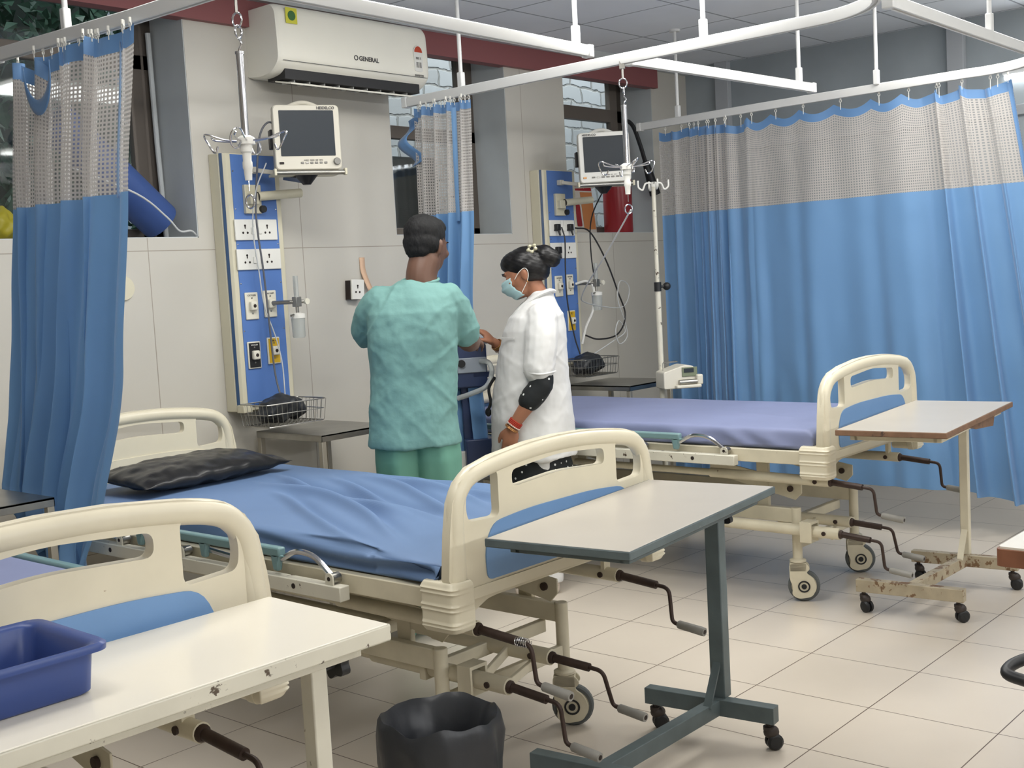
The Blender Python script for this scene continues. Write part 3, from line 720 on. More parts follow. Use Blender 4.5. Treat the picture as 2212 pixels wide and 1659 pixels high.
    for i, x in enumerate(low):
        g = G(); z = .318
        yf = -.03 if i else .03
        g.cyl((x, yf, z), (x, .5, z + .002), .0235, 16); g.cyl((x, .5, z + .002), (x, 1.5, z + .005), .017, 14)
        tb = obj('push_tube', g, e, t)
        for sx in (-1, 1): obj('bolt', G().cyl((x + sx * .023, yf + .06, z), (x + sx * .028, yf + .06, z), .009, 10), 'rod', tb)
        crank(t, x, z, yf, .115, 1, .105, .09, dx=(.004 if i else .03), gdx=0)
    if spring:
        x = up[0]; z = .49 + L * .9 - .012; pts = []
        for k in range(70): a = k * .55; pts.append((x + .011 * math.cos(a), -.135 - k * .0006, z + .011 * math.sin(a)))
        obj('spring', G().tube(pts, .0018, 6), 'chrome', t)
    # base
    g = G()
    XA, XB = -.315, .228
    for x in (XA, XB):
        g.bx(x - .015, x + .015, .205, 1.92, .333, .393)
        for y in (.195, 1.93): g.cyl((x, y, .178), (x, y, .396), .0205, 16)
        for y in (.36, 1.75): g.bx(x + .03 - .01, x + .03 + .01, y - .028, y + .028, .35, .565 + L)
    for y in (.195, 1.93): g.bx(XA, XB, y - .011, y + .011, .222, .262)
    g.bx(XA, XB, .26, .285, .29, .33)
    g.bx(XA, XB, .55, .58, .345, .385); g.bx(XA, XB, 1.55, 1.58, .345, .385)
    obj('base_frame', g, e, t, bevel=.003)
    for sx in (-1, 1):
        for ya, yb in ((.18, .62), (1.5, 1.93)):
            g = G(); g.plate([(ya, .43 + L * .5), (ya + .03, .40 + L * .5), (yb, .47 + L), (yb, .53 + L), (ya, .475 + L * .5)], [], sx * .24, sx * .246, 'X')
            g.v = [(a_ - .045, b_, c_) for a_, b_, c_ in g.v]; a = obj('lift_arm', g, e, t, bevel=.002)
            obj('pivot_bolt', G().cyl((sx * .243 - .057, ya + .05, .447 + L * .5), (sx * .243 - .033, ya + .05, .447 + L * .5), .013, 12), 'rod', a)
    # U bracket and diagonal strut round the lower left tube
    x = low[1]; g = G()
    g.plate(rnd([(x - .035, .275), (x - .035, .36), (x + .035, .36), (x + .035, .275), (x + .027, .275), (x + .027, .35), (x - .027, .35), (x - .027, .275)], .002, 2), [], .08, .13)
    obj('tube_bracket', g, e, t, bevel=.003)
    g = G(); g.beam((x + .02, .1, .30), (low[0] - .01, .19, .315), .012, .03); g.beam((x + .03, .02, .295), (low[0], .1, .29), .012, .025); obj('strut', g, e, t, bevel=.002)
    for x, y, a in ((XA, .195, -62), (XB, .195, -58), (XA, 1.93, 60), (XB, 1.93, 80)): caster(t, x, y, math.radians(a))
    return t
bed_m = make_bed('middle cream bed with bright blue sheet, black pillow and grey table at its foot', (-.455, .925, 0), .004, (-.365, .275), (-.03, -.285), (.36, 1.78), spring=True, hb_rot=1)
bed_r = make_bed('far right cream bed with periwinkle sheet, beside the wide curtain', (1.72, .965, 0), .045, (-.395, .285), (-.15, -.38), (.36, 1.95))
bed_l = make_bed('nearest cream bed at lower left, behind the glossy white table', (-2.087, .75, 0), .088, (-.365, .29), (.1, -.285), (.36, 1.78), worn=True)

def lerp(a, b, t): return a + (b - a) * t
def mattress(name, label, loc, L, W_, LEN, H, m, wr):
    """closed padded block with draped, wrinkled sheet"""
    g = G(); nu, nv = 70, 210; rings = []
    hw = W_ / 2; cr = rnd([(-hw, 0), (hw, 0), (hw, H), (-hw, H)], [.01, .01, .028, .028], 5)
    PRF = []
    for a, b in zip(cr, cr[1:] + cr[:1]):
        d = math.dist(a, b); n = max(1, int(d / .0085))
        if d > .2 and b[1] < .01: n = 8
        PRF += [(lerp(a[0], b[0], k / n), lerp(a[1], b[1], k / n)) for k in range(n)]
    for j in range(nv + 1):
        y = LEN * j / nv; ye = min(y, LEN - y); taper = 1 - .5 * max(0, 1 - ye / .04) ** 2
        ring = []
        for x, z0 in PRF:
            z = H / 2 + (z0 - H / 2) * taper; sa = (z0 - H / 2) / (H / 2)
            if sa > -.8: x, z = wr(x, y, z, sa)
            ring.append(V(x, y, z))
        rings.append(ring)
    g.loft(rings)
    o = obj(name, g, m, ang=180, loc=loc); tag(o, label, 'mattress'); return o
def wr_blue(x, y, z, s):
    top = max(0, min(1, (z - .04) / .03))
    # long diagonal creases running from far foot corner to near head side
    c = x * .92 - y * .38; f = 0
    for c0, amp, wd, ym, yw in ((-.50, .014, .020, .75, .40), (-.40, .020, .022, .85, .50), (-.31, .020, .022, 1.0, .48), (-.22, .016, .02, .80, .42), (-.13, .017, .022, .70, .42), (-.04, .013, .02, .75, .38), (.05, .012, .02, .6, .3)):
        cc = c0 - .10 * max(0, y - .7) ** 2 + .035 * math.sin(y * 4 + c0 * 20) + .05 * max(0, .35 - y); env = math.exp(-((y - ym) / yw) ** 4)
        d = (c - cc) / wd; f += amp * env * (math.exp(-d * d) - .7 * math.exp(-((d - 1.7) / 1.2) ** 2))
    z += top * (f * 1.5 + .003 * nz(x * 5, y * 3, 2))
    if top > .5: z -= .035 * max(0, 1 - y / .5) ** 1.5 * max(0, (-x + .1) / .5)       # sags to the near foot corner
    if x < -.38 and s < .9:
        z0 = z; x -= .013 * math.sin(z * 120 + 2.5 * math.sin(y * 5)) * (.5 + .5 * math.sin(y * 3 + 1)) * (1 if y < 1.2 else .4)
    if y < .25: x += .006 * math.sin(z * 120 + x * 8)
    return x, z
def wr_p(x, y, z, s):
    top = max(0, min(1, (z - .04) / .03))
    z += top * (.003 * nz(x * 4, y * 3, 2) + .006 * math.exp(-((x + .1 - .3 * (y - .4)) / .04) ** 2) * math.exp(-((y - .35) / .3) ** 2))
    if x < -.38:
        for y0, w_ in ((.22, .06), (.36, .05), (.62, .08), (1.1, .1)): x -= .014 * math.exp(-((y - y0 - (z - .05) * 1.6) / w_) ** 2) * (1 - top * .6)
    return x, z
m = mattress('mattress', 'bright blue sheeted mattress with long creases, on the middle bed', (-.455, .965, .622), 0, .90, 2.08, .083, 'sheetblue', wr_blue)
m = mattress('mattress', 'smooth periwinkle sheeted mattress on the far right bed', (1.72, 1.005, .663), 0, .90, 2.08, .083, 'sheetpurple', wr_p)
m = mattress('mattress', 'purple-blue mattress seen through the nearest bed panel', (-2.087, .79, .706), 0, .89, 2.08, .07, 'sheetpurple', wr_p)
# pillow
g = G(); LX, LY = .66, .33; N = 48; rings = []
def pil(u, v, s):
    a = u * 2 - 1; b = v * 2 - 1; e = max(0, 1 - abs(a) ** 2.6) ** .55 * max(0, 1 - abs(b) ** 2.4) ** .55
    px = a * LX / 2 * (1 - .05 * (1 - abs(b)) * 0 + .04 * abs(b) ** 3); py = b * LY / 2 * (1 + .05 * abs(a) ** 3)
    wv = .005 * math.sin(a * 19 + 3 * nz(a * 3, b * 2, 1) + 2 * b) * (abs(b) ** 2.2) * e ** .5 + .006 * nz(a * 4, b * 2.5, s) + .004 * nz(a * 9, b * 5, s)
    return V(px, py, .055 + s * (.05 * e) + wv * (1 if e > .02 else 0))
g.grid(lambda u, v: pil(u, v, 1), 60, 36); g.grid(lambda u, v: pil(u, v, -.95), 60, 36)
o = obj('pillow', g, 'vinyl', ang=180); bm = bmesh.new(); bm.from_mesh(o.data); bmesh.ops.remove_doubles(bm, verts=bm.verts, dist=.0008); bmesh.ops.recalc_face_normals(bm, faces=bm.faces); bm.to_mesh(o.data); bm.free()
for p in o.data.polygons: p.use_smooth = True
o.location = (-.465, 2.70, .701); o.rotation_euler = (math.radians(4), 0, math.radians(3)); tag(o, 'shiny black vinyl pillow at the head of the middle bed', 'pillow')
# rolled mattress corner on far right bed head
g = G(); g.ell((0, 0, .03), (.17, .05, .028)); g.ell((.01, .015, .072), (.16, .045, .024))
o = remesh('folded_cushion', g, mat('beige_cushion', (196, 188, 168), .7), vox=.006); o.location = (1.60, 3.06, .76)
tag(o, 'beige folded cushion at the head of the right bed', 'cushion')

# ------------------------------------------------------------------ overbed tables
def small_caster(parent, x, y, ang, m='caster', z0=.075):
    g = G(); g.cyl((x, y, z0 + .02), (x, y, z0 - .012), .008, 10); g.cyl((x, y, z0 - .004), (x, y, z0 - .014), .016, 14)
    A = Matrix.Rotation(ang, 3, 'Z'); q = G()
    for s in (-1, 1): q.lathe([(0, s * .004), (.022, s * .004), (.0245, s * .008), (.0245, s * .013), (.018, s * .019), (0, s * .021)], (0, 0, 0), 18, 'Y')
    g.ell(V(x, y, z0 - .022) + A @ V(.008, 0, 0), (.024, .019, .02), A, 14, 8)
    c = obj('caster', g, m, parent)
    q.v = [tuple(A @ V(*p) + V(x, y, .0245) + A @ V(.016, 0, 0)) for p in q.v]; obj('wheel', q, 'soft', c)
def overbed_table(label, loc, rz, L, Dp, H, mtop, medge, mframe, post, bars, cm, th=.022, knob=True, flap=False, pw_=.018):
    """local: top centred on origin; post=(x,y); bars = (xA, xB, y0, y1)"""
    t = thing('overbed_table', label, 'overbed table', loc, rz, 'overbed tables')
    g = G(); g.bx(-L / 2 + .004, L / 2 - .004, -Dp / 2 + .004, Dp / 2 - .004, H - .010, H)
    obj('tabletop', g, mtop, t, bevel=.0015)
    o = [(-L / 2, -Dp / 2), (L / 2, -Dp / 2), (L / 2, Dp / 2), (-L / 2, Dp / 2)]; i_ = [(x * .99, y * .98) for x, y in reversed(o)]
    obj('edge_frame', G().plate(o, [i_], H - th, H - .001, 'Z'), medge, t, bevel=.003)
    px, py = post
    g = G(); g.bx(-L / 2 + .06, L / 2 - .05, -Dp / 2 + .035, -Dp / 2 + .065, H - th - .024, H - .01); g.bx(-L / 2 + .06, L / 2 - .05, Dp / 2 - .065, Dp / 2 - .035, H - th - .024, H - .01)
    g.bx(-L / 2 + .06, -L / 2 + .09, -Dp / 2 + .05, Dp / 2 - .05, H - th - .024, H - .01); g.bx(px - .02, px + .02, -Dp / 2 + .05, Dp / 2 - .05, H - th - .03, H - .01)
    obj('under_frame', g, mframe, t, bevel=.002)
    g = G(); g.bx(px - .014, px + .014, py - .014, py + .014, H - .25, H - .012); obj('inner_post', g, mframe, t, bevel=.002)
    g = G(); g.bx(px - pw_, px + pw_, py - pw_, py + pw_, .13, H - .075); obj('post', g, mframe, t, bevel=.003)
    if knob:
        a = G().cyl((px + pw_, py - .0, H - .10), (px + pw_ + .03, py, H - .10), .012, 12)
        q = []
        for k in range(40): an = 2 * PI * k / 40; r = .030 + .0045 * math.cos(5 * an); q.append((py + r * math.cos(an), H - .10 + r * math.sin(an)))
        a.plate(q, [], px + pw_ + .027, px + pw_ + .047, 'X'); obj('knob', a, 'soft', t, bevel=.003)
    zb0, zb1 = .083, .133; xa, ya, yb = bars[0]
    for x, y0, y1 in bars: obj('foot_bar', G().bx(x - .02, x + .02, y0, y1, zb0, zb1), 'rusty' if cm == 'rusty' else mframe, t, bevel=.002)
    g = G(); g.beam((xa, (ya + yb) / 2, (zb0 + zb1) / 2), (px, py, (zb0 + zb1) / 2), .036, .046); obj('base_beam', g, 'rusty' if cm == 'rusty' else mframe, t, bevel=.002)
    g = G(); g.beam((px - .10, py, .125), (px - .02, py, .24), .024, .007); obj('brace', g, mframe, t)
    for x, y0, y1 in bars:
        for i, y in enumerate((y0 + .025, y1 - .025)): small_caster(t, x, y, random.uniform(-2.5, -.5))
    if flap:
        g = G(); a = .35
        g.plate([(-.10, H - .03), (.02, H - .055), (.28, H - .075), (.30, H - .04), (.30, H - .02), (-.10, H - .02)], [], -Dp / 2 + .03, -Dp / 2 + .034); obj('peeling_panel', g, 'brownedge', t)
    return t
overbed_table('grey-edged overbed table with slate steel stand, at the middle bed', (-.457, .638, 0), math.radians(6.6), .88, .412, .77, 'laminate', 'slate', 'slate', (.396, -.029), ((-.21, -.17, .25), (.375, -.21, .21)), '', pw_=.023)
overbed_table('overbed table with worn brown edges and rusty stand, at the far right bed', (1.515, .63, 0), math.radians(5.4), .965, .405, .79, 'laminate', 'brownedge', 'enamel', (.472, -.004), ((-.105, -.15, .27), (.455, -.22, .22)), 'rusty', flap=True)
overbed_table('glossy white overbed table with chipped white frame, nearest at lower left', (-2.103, .536, 0), math.radians(-1.5), .90, .358, .81, 'laminate1', 'enamelw', 'enamelw', (.40, -.01), ((-.2, -.18, .18), (.38, -.18, .18)), '', th=.03)
# tray
t = thing('tray', 'deep navy plastic tray standing on the glossy white table', 'tray', (-2.335, .585, .8105), math.radians(-1.5))
o1 = rnd([(-.20, -.115), (.20, -.115), (.20, .115), (-.20, .115)], .03, 5); o2 = rnd([(-.188, -.105), (.188, -.105), (.188, .105), (-.188, .105)], .028, 5)
def ringz(p, s, z, off=0): return [V(x * s, y * s, z) for x, y in p]
g = G(); g.loft([ringz(o2, .93, 0), ringz(o2, .97, .004), ringz(o2, 1.0, .062), ringz(o1, 1.03, .066), ringz(o1, 1.035, .075), ringz(o1, 1.01, .079), ringz(o2, 1.0, .076), ringz(o2, .965, .07), ringz(o2, .93, .008), ringz(o2, .85, .004)])
obj('tray_body', g, 'navy', t, ang=50)

# ------------------------------------------------------------------ steel bedside lockers
def steel_table(label, loc, sx, sy, H, rz=0):
    t = thing('steel_table', label, 'bedside table', loc, rz, 'steel bedside tables')
    g = G(); g.bx(-sx / 2, sx / 2, -sy / 2, sy / 2, H - .008, H); g.bx(-sx / 2, sx / 2, -sy / 2, -sy / 2 + .004, H - .03, H); g.bx(-sx / 2, sx / 2, sy / 2 - .004, sy / 2, H - .03, H); g.bx(-sx / 2, -sx / 2 + .004, -sy / 2, sy / 2, H - .03, H); g.bx(sx / 2 - .004, sx / 2, -sy / 2, sy / 2, H - .03, H)
    obj('tabletop', g, 'steel', t, bevel=.001)
    for x in (-1, 1):
        for y in (-1, 1): obj('leg', G().bx(x * (sx / 2 - .014) - .0125, x * (sx / 2 - .014) + .0125, y * (sy / 2 - .014) - .0125, y * (sy / 2 - .014) + .0125, 0, H - .009), mat('leg_steel', (178, 172, 158), .4, .6), t, bevel=.002)
    obj('lower_shelf', G().bx(-sx / 2 + .01, sx / 2 - .01, -sy / 2 + .01, sy / 2 - .01, .2, .21), 'steel', t)
    return t
steel_table('steel bedside table under the wire basket, right of the middle bed', (.50, 3.07, 0), .42, .46, .775)
steel_table('steel bedside table behind the nurse, at the head of the right bed', (2.64, 2.93, 0), .44, .46, .775)
steel_table('steel bedside table at the left edge, half behind the left curtain', (-1.325, 2.74, 0), .40, .44, .775)

# ------------------------------------------------------------------ bin
t = thing('waste_bin', 'round bin lined with black bag, by the middle bed foot', 'bin', (-1.085, .82, 0))
g = G(); g.lathe([(0, .0), (.095, .0), (.10, .01), (.124, .275), (.130, .28), (.130, .29), (.120, .29), (.097, .015), (0, .012)], seg=40)
obj('bin_body', g, mat('lavender_bin', (158, 160, 184), .4), t)
g = G()
for zz in (.10, .145): g.lathe([(.1215 - (.3 - zz) * .08, zz), (.128 - (.3 - zz) * .08, zz + .002), (.128 - (.3 - zz) * .08, zz + .008), (.1215 - (.3 - zz) * .08, zz + .01)], seg=40, closed=True)
for k in range(20): a = 2 * PI * k / 20; g.beam((.110 * math.cos(a), .110 * math.sin(a), .105), (.113 * math.cos(a), .113 * math.sin(a), .15), .006, .006)
obj('bin_grille', g, 'white', t)
g = G(); N = 80
prof = [(.137, .12, .010), (.146, .17, .012), (.153, .23, .012), (.157, .29, .010), (.154, .325, .006), (.145, .338, .006), (.128, .325, .005), (.104, .26, .007), (.092, .17, .008), (.08, .07, .008), (.04, .03, .004), (.001, .03, 0)]
rings = []
for i, (r, z, a_) in enumerate(prof):
    ring = []
    for k in range(N):
        a = 2 * PI * k / N; d = a_ * (nz(math.cos(a) * 2.6, math.sin(a) * 2.6, z * 5 + (7 if i > 5 else 0)) * 1.3 + .4 * math.sin(a * 9 + z * 30))
        zz = z + (.035 * nz(math.cos(a) * 1.5, math.sin(a) * 1.5, 4) if i < 2 else .02 * nz(math.cos(a) * 2, math.sin(a) * 2, 9) if 3 < i < 8 else 0)
        if i < 2: zz -= .02 * math.sin(a * 3 + .8)
        ring.append(V((r + d) * math.cos(a), (r + d) * math.sin(a), zz))
    rings.append(ring)
rings = [[V(p.x * .96, p.y * .96, p.z * 1.09) for p in r] for r in rings]
g.loft(rings, cap=False); o = obj('bin_liner', g, 'bag', t, ang=60); s = o.modifiers.new('s', 'SOLIDIFY'); s.thickness = .0012

# ------------------------------------------------------------------ things cut by the right edge
t = thing('desk', 'white-topped desk corner with worn brown edge, at the right border', 'desk', (.10, -.58, 0))
g = G(); g.plate(rnd([(-.47, -.3), (.47, -.3), (.47, .305), (-.47, .305)], .015, 4), [], .742, .75, 'Z'); obj('desktop', g, 'laminate1', t)
g = G(); g.plate(rnd([(-.475, -.305), (.475, -.305), (.475, .31), (-.475, .31)], .018, 4), [], .705, .745, 'Z'); obj('edge_board', g, 'wood', t, bevel=.006)
for x in (-.05, .42):
    for y in (-.26, .1): obj('leg', G().bx(x - .02, x + .02, y - .02, y + .02, 0, .705), 'enamel', t)
t = thing('office_chair', 'chair with black looped armrest, cut by the right border', 'chair', (-.525, -.83, 0))
lp = smooth([(-.26, .40, .605), (-.275, .36, .60), (-.29, .30, .60), (-.27, .25, .605), (-.2, .22, .62), (-.1, .20, .63), (-.06, .25, .625), (-.1, .33, .62), (-.19, .395, .61)], 6, closed=True)
obj('armrest', G().tube(lp, .0115, 12, closed=True), 'soft', t)
obj('arm_post', G().tube(bendpts([(-.08, .22, .62), (.06, .12, .56), (.08, .08, .42)], .03), .012, 10), 'soft', t)
g = G(); g.plate(rnd([(.05, -.24), (.5, -.24), (.5, .2), (.05, .2)], .06, 5), [], .42, .48, 'Z'); obj('seat', g, 'soft', t, bevel=.02)
g = G(); g.plate(rnd([(.08, .52), (.48, .52), (.48, .95), (.08, .95)], .07, 5), [], -.27, -.22, 'Y'); obj('backrest', g, 'soft', t, bevel=.02)
g = G(); g.cyl((.28, -.02, .08), (.28, -.02, .42), .025, 14)
for k in range(5): a = 2 * PI * k / 5; g.beam((.28, -.02, .09), (.28 + .26 * math.cos(a), -.02 + .26 * math.sin(a), .06), .04, .025); g.lathe([(0, -.02), (.025, -.02), (.025, .02), (0, .02)], (.28 + .26 * math.cos(a), -.02 + .26 * math.sin(a), .026), 12, 'Y')
g.beam((.28, -.22, .42), (.28, -.26, .60), .05, .02)
obj('base', g, 'soft', t)
# ------------------------------------------------------------------ air conditioner
t = thing('air_conditioner', 'white wall air conditioner with open louver, high on the wall', 'air conditioner', (.435, WY, 2.385))
pr_ = rnd([(0, .32), (-.20, .32), (-.228, .29), (-.236, .16), (-.236, .06), (-.18, .012), (-.10, .0), (0, .01)], [.005, .03, .03, .1, .03, .03, .03, .01], 5)
g = G(); g.loft([[V(x, y * (s if y < -.01 else 1), .16 + (z - .16) * s) for y, z in pr_] for x, s in ((0, .96), (.012, .99), (.03, 1), (.93, 1), (.948, .99), (.96, .96))])
obj('housing', g, 'acwhite', t, ang=28)
g = G(); g.bx(.05, .91, -.205, -.08, -.012, .035); obj('air_outlet', g, 'black', t)
g = G(); g.plate([(-.245, -.035), (-.13, -.012), (-.129, -.019), (-.244, -.043)], [], .05, .90, 'X'); obj('louver', g, 'acwhite', t, bevel=.002)
g = G()
for k in range(9): g.box((.12 + k * .09, -.14, .0), (.004, .09, .04))
obj('louver_vane', g, 'rail', t)['kind'] = 'stuff'
obj('panel_seam', G().bx(.02, .94, -.2385, -.236, .062, .064), 'text', t)
text('brand_lettering', 'O', .034, 'text', t, (.462, -.2375, .115), bold=.0006); text('brand_lettering', 'GENERAL', .030, 'text', t, (.545, -.2375, .115), bold=.0006)
ys = obj('sticker', G().bx(.05, .115, -.2385, -.236, .23, .30), mat('yellow_sticker', (214, 210, 70), .5), t); obj('sticker_disc', G().cyl((.083, -.2385, .265), (.083, -.2395, .265), .022, 20), mat('green_disc', (60, 110, 60), .5), ys)
es = obj('energy_label', G().plate(rnd([(.855, .09), (.91, .09), (.915, .20), (.885, .225), (.85, .20)], .012), [], -.2385, -.236), 'white', t)
q = []
for k in range(13): a = PI * k / 12; q.append((.883 + .027 * math.cos(a), .185 + .03 * math.sin(a)))
obj('rating_fan', G().plate(q, [], -.2395, -.238), mat('label_red', (190, 70, 40), .5), es)
text('label_print', 'BEE 5', .016, 'text', es, (.883, -.2395, .155)); text('label_print', '|||||', .03, 'text', es, (.883, -.2395, .125)); text('label_print', 'INVERTER', .014, 'text', t, (.885, -.2375, .07))

# ------------------------------------------------------------------ bed head consoles
def socket_face(g, cx, z, y):
    g.cyl((cx, y, z + .019), (cx, y - .001, z + .019), .0052, 10); g.box((cx, y - .0005, z + .012), (.005, .001, .014))
    for s in (-1, 1): g.cyl((cx + s * .0125, y, z - .013), (cx + s * .0125, y - .001, z - .013), .0052, 10)
def console(label, loc, second=False):
    t = thing('bed_head_panel', label, 'wall panel', loc, group='bed head panels')
    z0, z1 = .875, 2.04
    prof = [(-.045, 0), (-.038, -.06), (-.012, -.083), (.282, -.083), (.295, -.06), (.298, 0)]
    g = G(); g.loft([[V(x, y, z) for x, y in prof] for z in (z0, z1)]); obj('housing', g, 'ccream', t, bevel=.004, ang=25)
    g = G(); g.loft([[V(x, y, z) for x, y in ((-.0345, -.0655), (-.024, -.0745), (-.026, -.077), (-.0365, -.068))] for z in (z0 + .001, z1 - .001)]); obj('navy_strip', g, 'cnavy', t)
    g = G(); g.bx(.012, .254, -.086, -.082, z0 + .02, z1 - .005); bp = obj('blue_panel', g, 'cblue', t)
    for z in (1.96, 1.79, 1.632, 1.455, 1.24):
        for x in (.02, .246): obj('screw', G().lathe([(0, 0), (.004, 0), (.003, .002), (0, .0025)], (x, -.086, z), 10, 'Y', Matrix.Rotation(PI, 3, 'X')), 'chrome', bp)
    for z in (1.697, 1.563):
        g = G(); g.bx(.004, .24 if z > 1.6 else .25, -.096, -.085, z - .047, z + .047); sp = obj('socket_plate', g, 'white', t, bevel=.003)
        h = G(); socket_face(h, .058, z, -.0962); socket_face(h, .182, z, -.0962); obj('socket_hole', h, 'brown', sp)['kind'] = 'stuff'
        for x in (.098, .14): obj('rocker_switch', G().box((x, -.098, z - .004), (.016, .006, .03)), 'white', sp, bevel=.002)
        obj('plate_joint', G().bx(.105, .106, -.0965, -.096, z - .045, z + .045).bx(.132, .133, -.0965, -.096, z - .045, z + .045), 'grip', sp)
    for i, (x, z, m) in enumerate(((.068, 1.352, 'ivory'), (.172, 1.357, 'ivory'), (.062, 1.128, 'black'), (.174, 1.14, 'yellow'))):
        g = G(); g.bx(x - .036, x + .036, -.094, -.085, z - .062, z + .062); op = obj('gas_outlet', g, 'ivory', t, bevel=.004)
        if m != 'ivory': obj('colour_face', G().bx(x - .03, x + .03, -.0955, -.0935, z - .056, z + .056), m, op)
        obj('outlet_body', G().box((x, -.103, z), (.036, .022, .042)), 'ivory', op, bevel=.006)
        obj('outlet_bore', G().lathe([(0, 0), (.008, 0), (.008, .002), (0, .002)], (x, -.114, z), 14, 'Y', Matrix.Rotation(PI, 3, 'X')), 'brown', op)
        h = G()
        for zz in (-.034, .036): h.cyl((x, -.0945 if m == 'ivory' else -.096, z + zz), (x, -.0965, z + zz), .004, 8)
        obj('screw', h, 'steel', op); h = None
        if m == 'ivory': text('outlet_print', 'OXYGEN' if i == 0 or second else 'VACUUM', .011, 'text', op, (x, -.0948, z + .048))
        else: text('outlet_print', 'VACUUM' if m == 'black' else 'AIR 4', .009, 'white' if m == 'black' else 'text', op, (x, -.0962, z + .046))
    # monitor arm bracket and its spare tube
    g = G(); g.box((.11, -.095, 1.835), (.09, .02, .13)); g.box((.10, -.115, 1.835), (.05, .03, .05)); br = obj('arm_bracket', g, 'ccream', t, bevel=.003)
    g = G(); a = V(.12, -.125, 1.845); b = V(.34, -.16, 1.862); g.tube([a, b], .021, 18, cap=False); g.tube([b, a], .017, 18, cap=False); obj('spare_arm_tube', g, 'ccream', br)
    obj('tube_stop', G().cyl(a - V(.0, 0, 0), a + (b - a) * .02, .0205, 18), 'black', br)
    obj('clamp_knob', G().lathe([(0, -.02), (.016, -.02), (.018, 0), (0, 0)], (.155, -.10, 1.79), 14, 'Y'), 'black', br)
    g = G(); g.box((.12, -.1, 1.965), (.035, .03, .03)); g.beam((.12, -.11, 1.965), (.20, -.25, 1.935), .03, .02); obj('shelf_arm', g, 'offwhite', t, bevel=.003)
    return t
con1 = console('tall blue and cream bed-head panel right of the middle bed, under the air conditioner', (.225, WY, 0))
con2 = console('tall blue and cream bed-head panel behind the nurse, with black plugs in it', (2.475, WY, 0), True)

def monitor(label, loc, rz, m, roll=0):
    t = thing('patient_monitor', label, 'patient monitor', loc, rz, 'patient monitors'); t.rotation_euler = (0, roll, rz)
    W_, H, Dp = .298, .285, .14
    g = G(); fr = rnd([(-W_ / 2, -H / 2), (W_ / 2, -H / 2), (W_ / 2, H / 2), (-W_ / 2, H / 2)], .022, 5)
    g.loft([[V(x * s, y, z * s) for x, z in fr] for y, s in ((-.012, .97), (-.008, .995), (0, 1), (.02, 1), (.03, .97), (.11, .90), (.13, .84))]); obj('casing', g, m, t, ang=30)
    obj('screen', G().plate(rnd([(-.122, -.082), (.122, -.082), (.122, .118), (-.122, .118)], .004, 3), [], -.0135, -.011), 'screen', t)
    text('brand_lettering', 'HEIDELCO', .017, 'text', t, (.088 if roll > -.01 else -.085, -.0135, .1275), bold=.0004)
    for k in range(6):
        x = -.03 + k * .021 if roll > -.01 else -.072 + k * .028
        obj('button', G().box((x, -.0135, -.112), (.014 if roll > -.01 else .02, .004, .009)), 'grip' if k != 1 else 'steel', t, bevel=.0015)
    obj('power_button', G().box((-.122, -.0135, -.112), (.02, .004, .010)), 'brown' if roll > -.01 else 'gold', t, bevel=.0015)
    if roll > -.01: obj('dial_knob', G().lathe([(0, -.016), (.014, -.016), (.0165, -.004), (.0165, 0), (0, 0)], (.126, -.012, -.107), 20, 'Y', Matrix.Rotation(0, 3, 'X')), 'grip', t)
    text('button_print', 'SILENCE   FREEZE   NIBP   MENU', .006, 'text', t, (.02, -.0135, -.1005))
    g = G(); hp = [(-.085 + .17 * k / 14, .06, H / 2 - .012 + .03 * math.sin(PI * k / 14)) for k in range(15)]; g.tube(hp, .011, 10, ex=1.0); obj('carry_handle', g, m, t)
    obj('cable_block', G().box((-W_ / 2 + .004, .07, .0), (.02, .05, .085)), 'black', t, bevel=.003)
    return t
monitor('beige patient monitor on a shelf arm below the air conditioner', (.445, 2.985, 2.085), math.radians(-28), 'offwhite')
monitor('white patient monitor beside the fire extinguisher, in front of right window', (2.555, 2.90, 2.075), math.radians(-42), 'white', math.radians(-1))
def shelf(label, loc, rz, x2):
    t = thing('monitor_shelf', label, 'shelf', loc, rz, 'monitor shelves')
    obj('shelf_plate', G().bx(-.15, .15, -.01, .15, -.012, -.002), 'ccream', t)
    obj('front_rail', G().tube([(-.16, -.018, -.008), (.16, -.018, -.008)], .011, 12), 'steel', t)
    for x in (-.16, .16): obj('rail_cap', G().box((x, -.018, -.006), (.012, .03, .03)), 'ccream', t, bevel=.003)
    obj('swivel_cone', G().lathe([(.0, -.055), (.018, -.055), (.022, -.05), (.052, -.014), (0, -.014)], (.0, .06, 0), 20), 'black', t)
    obj('link_arm', G().beam((0, .06, -.04), x2, .03, .02), 'steel', t)
shelf('steel-railed shelf under the beige monitor', (.447, 2.985, 1.938), math.radians(-25), (-.06, .2, -.01))
shelf('steel-railed shelf under the white monitor', (2.555, 2.90, 1.928), math.radians(-42), (.06, .22, -.01))

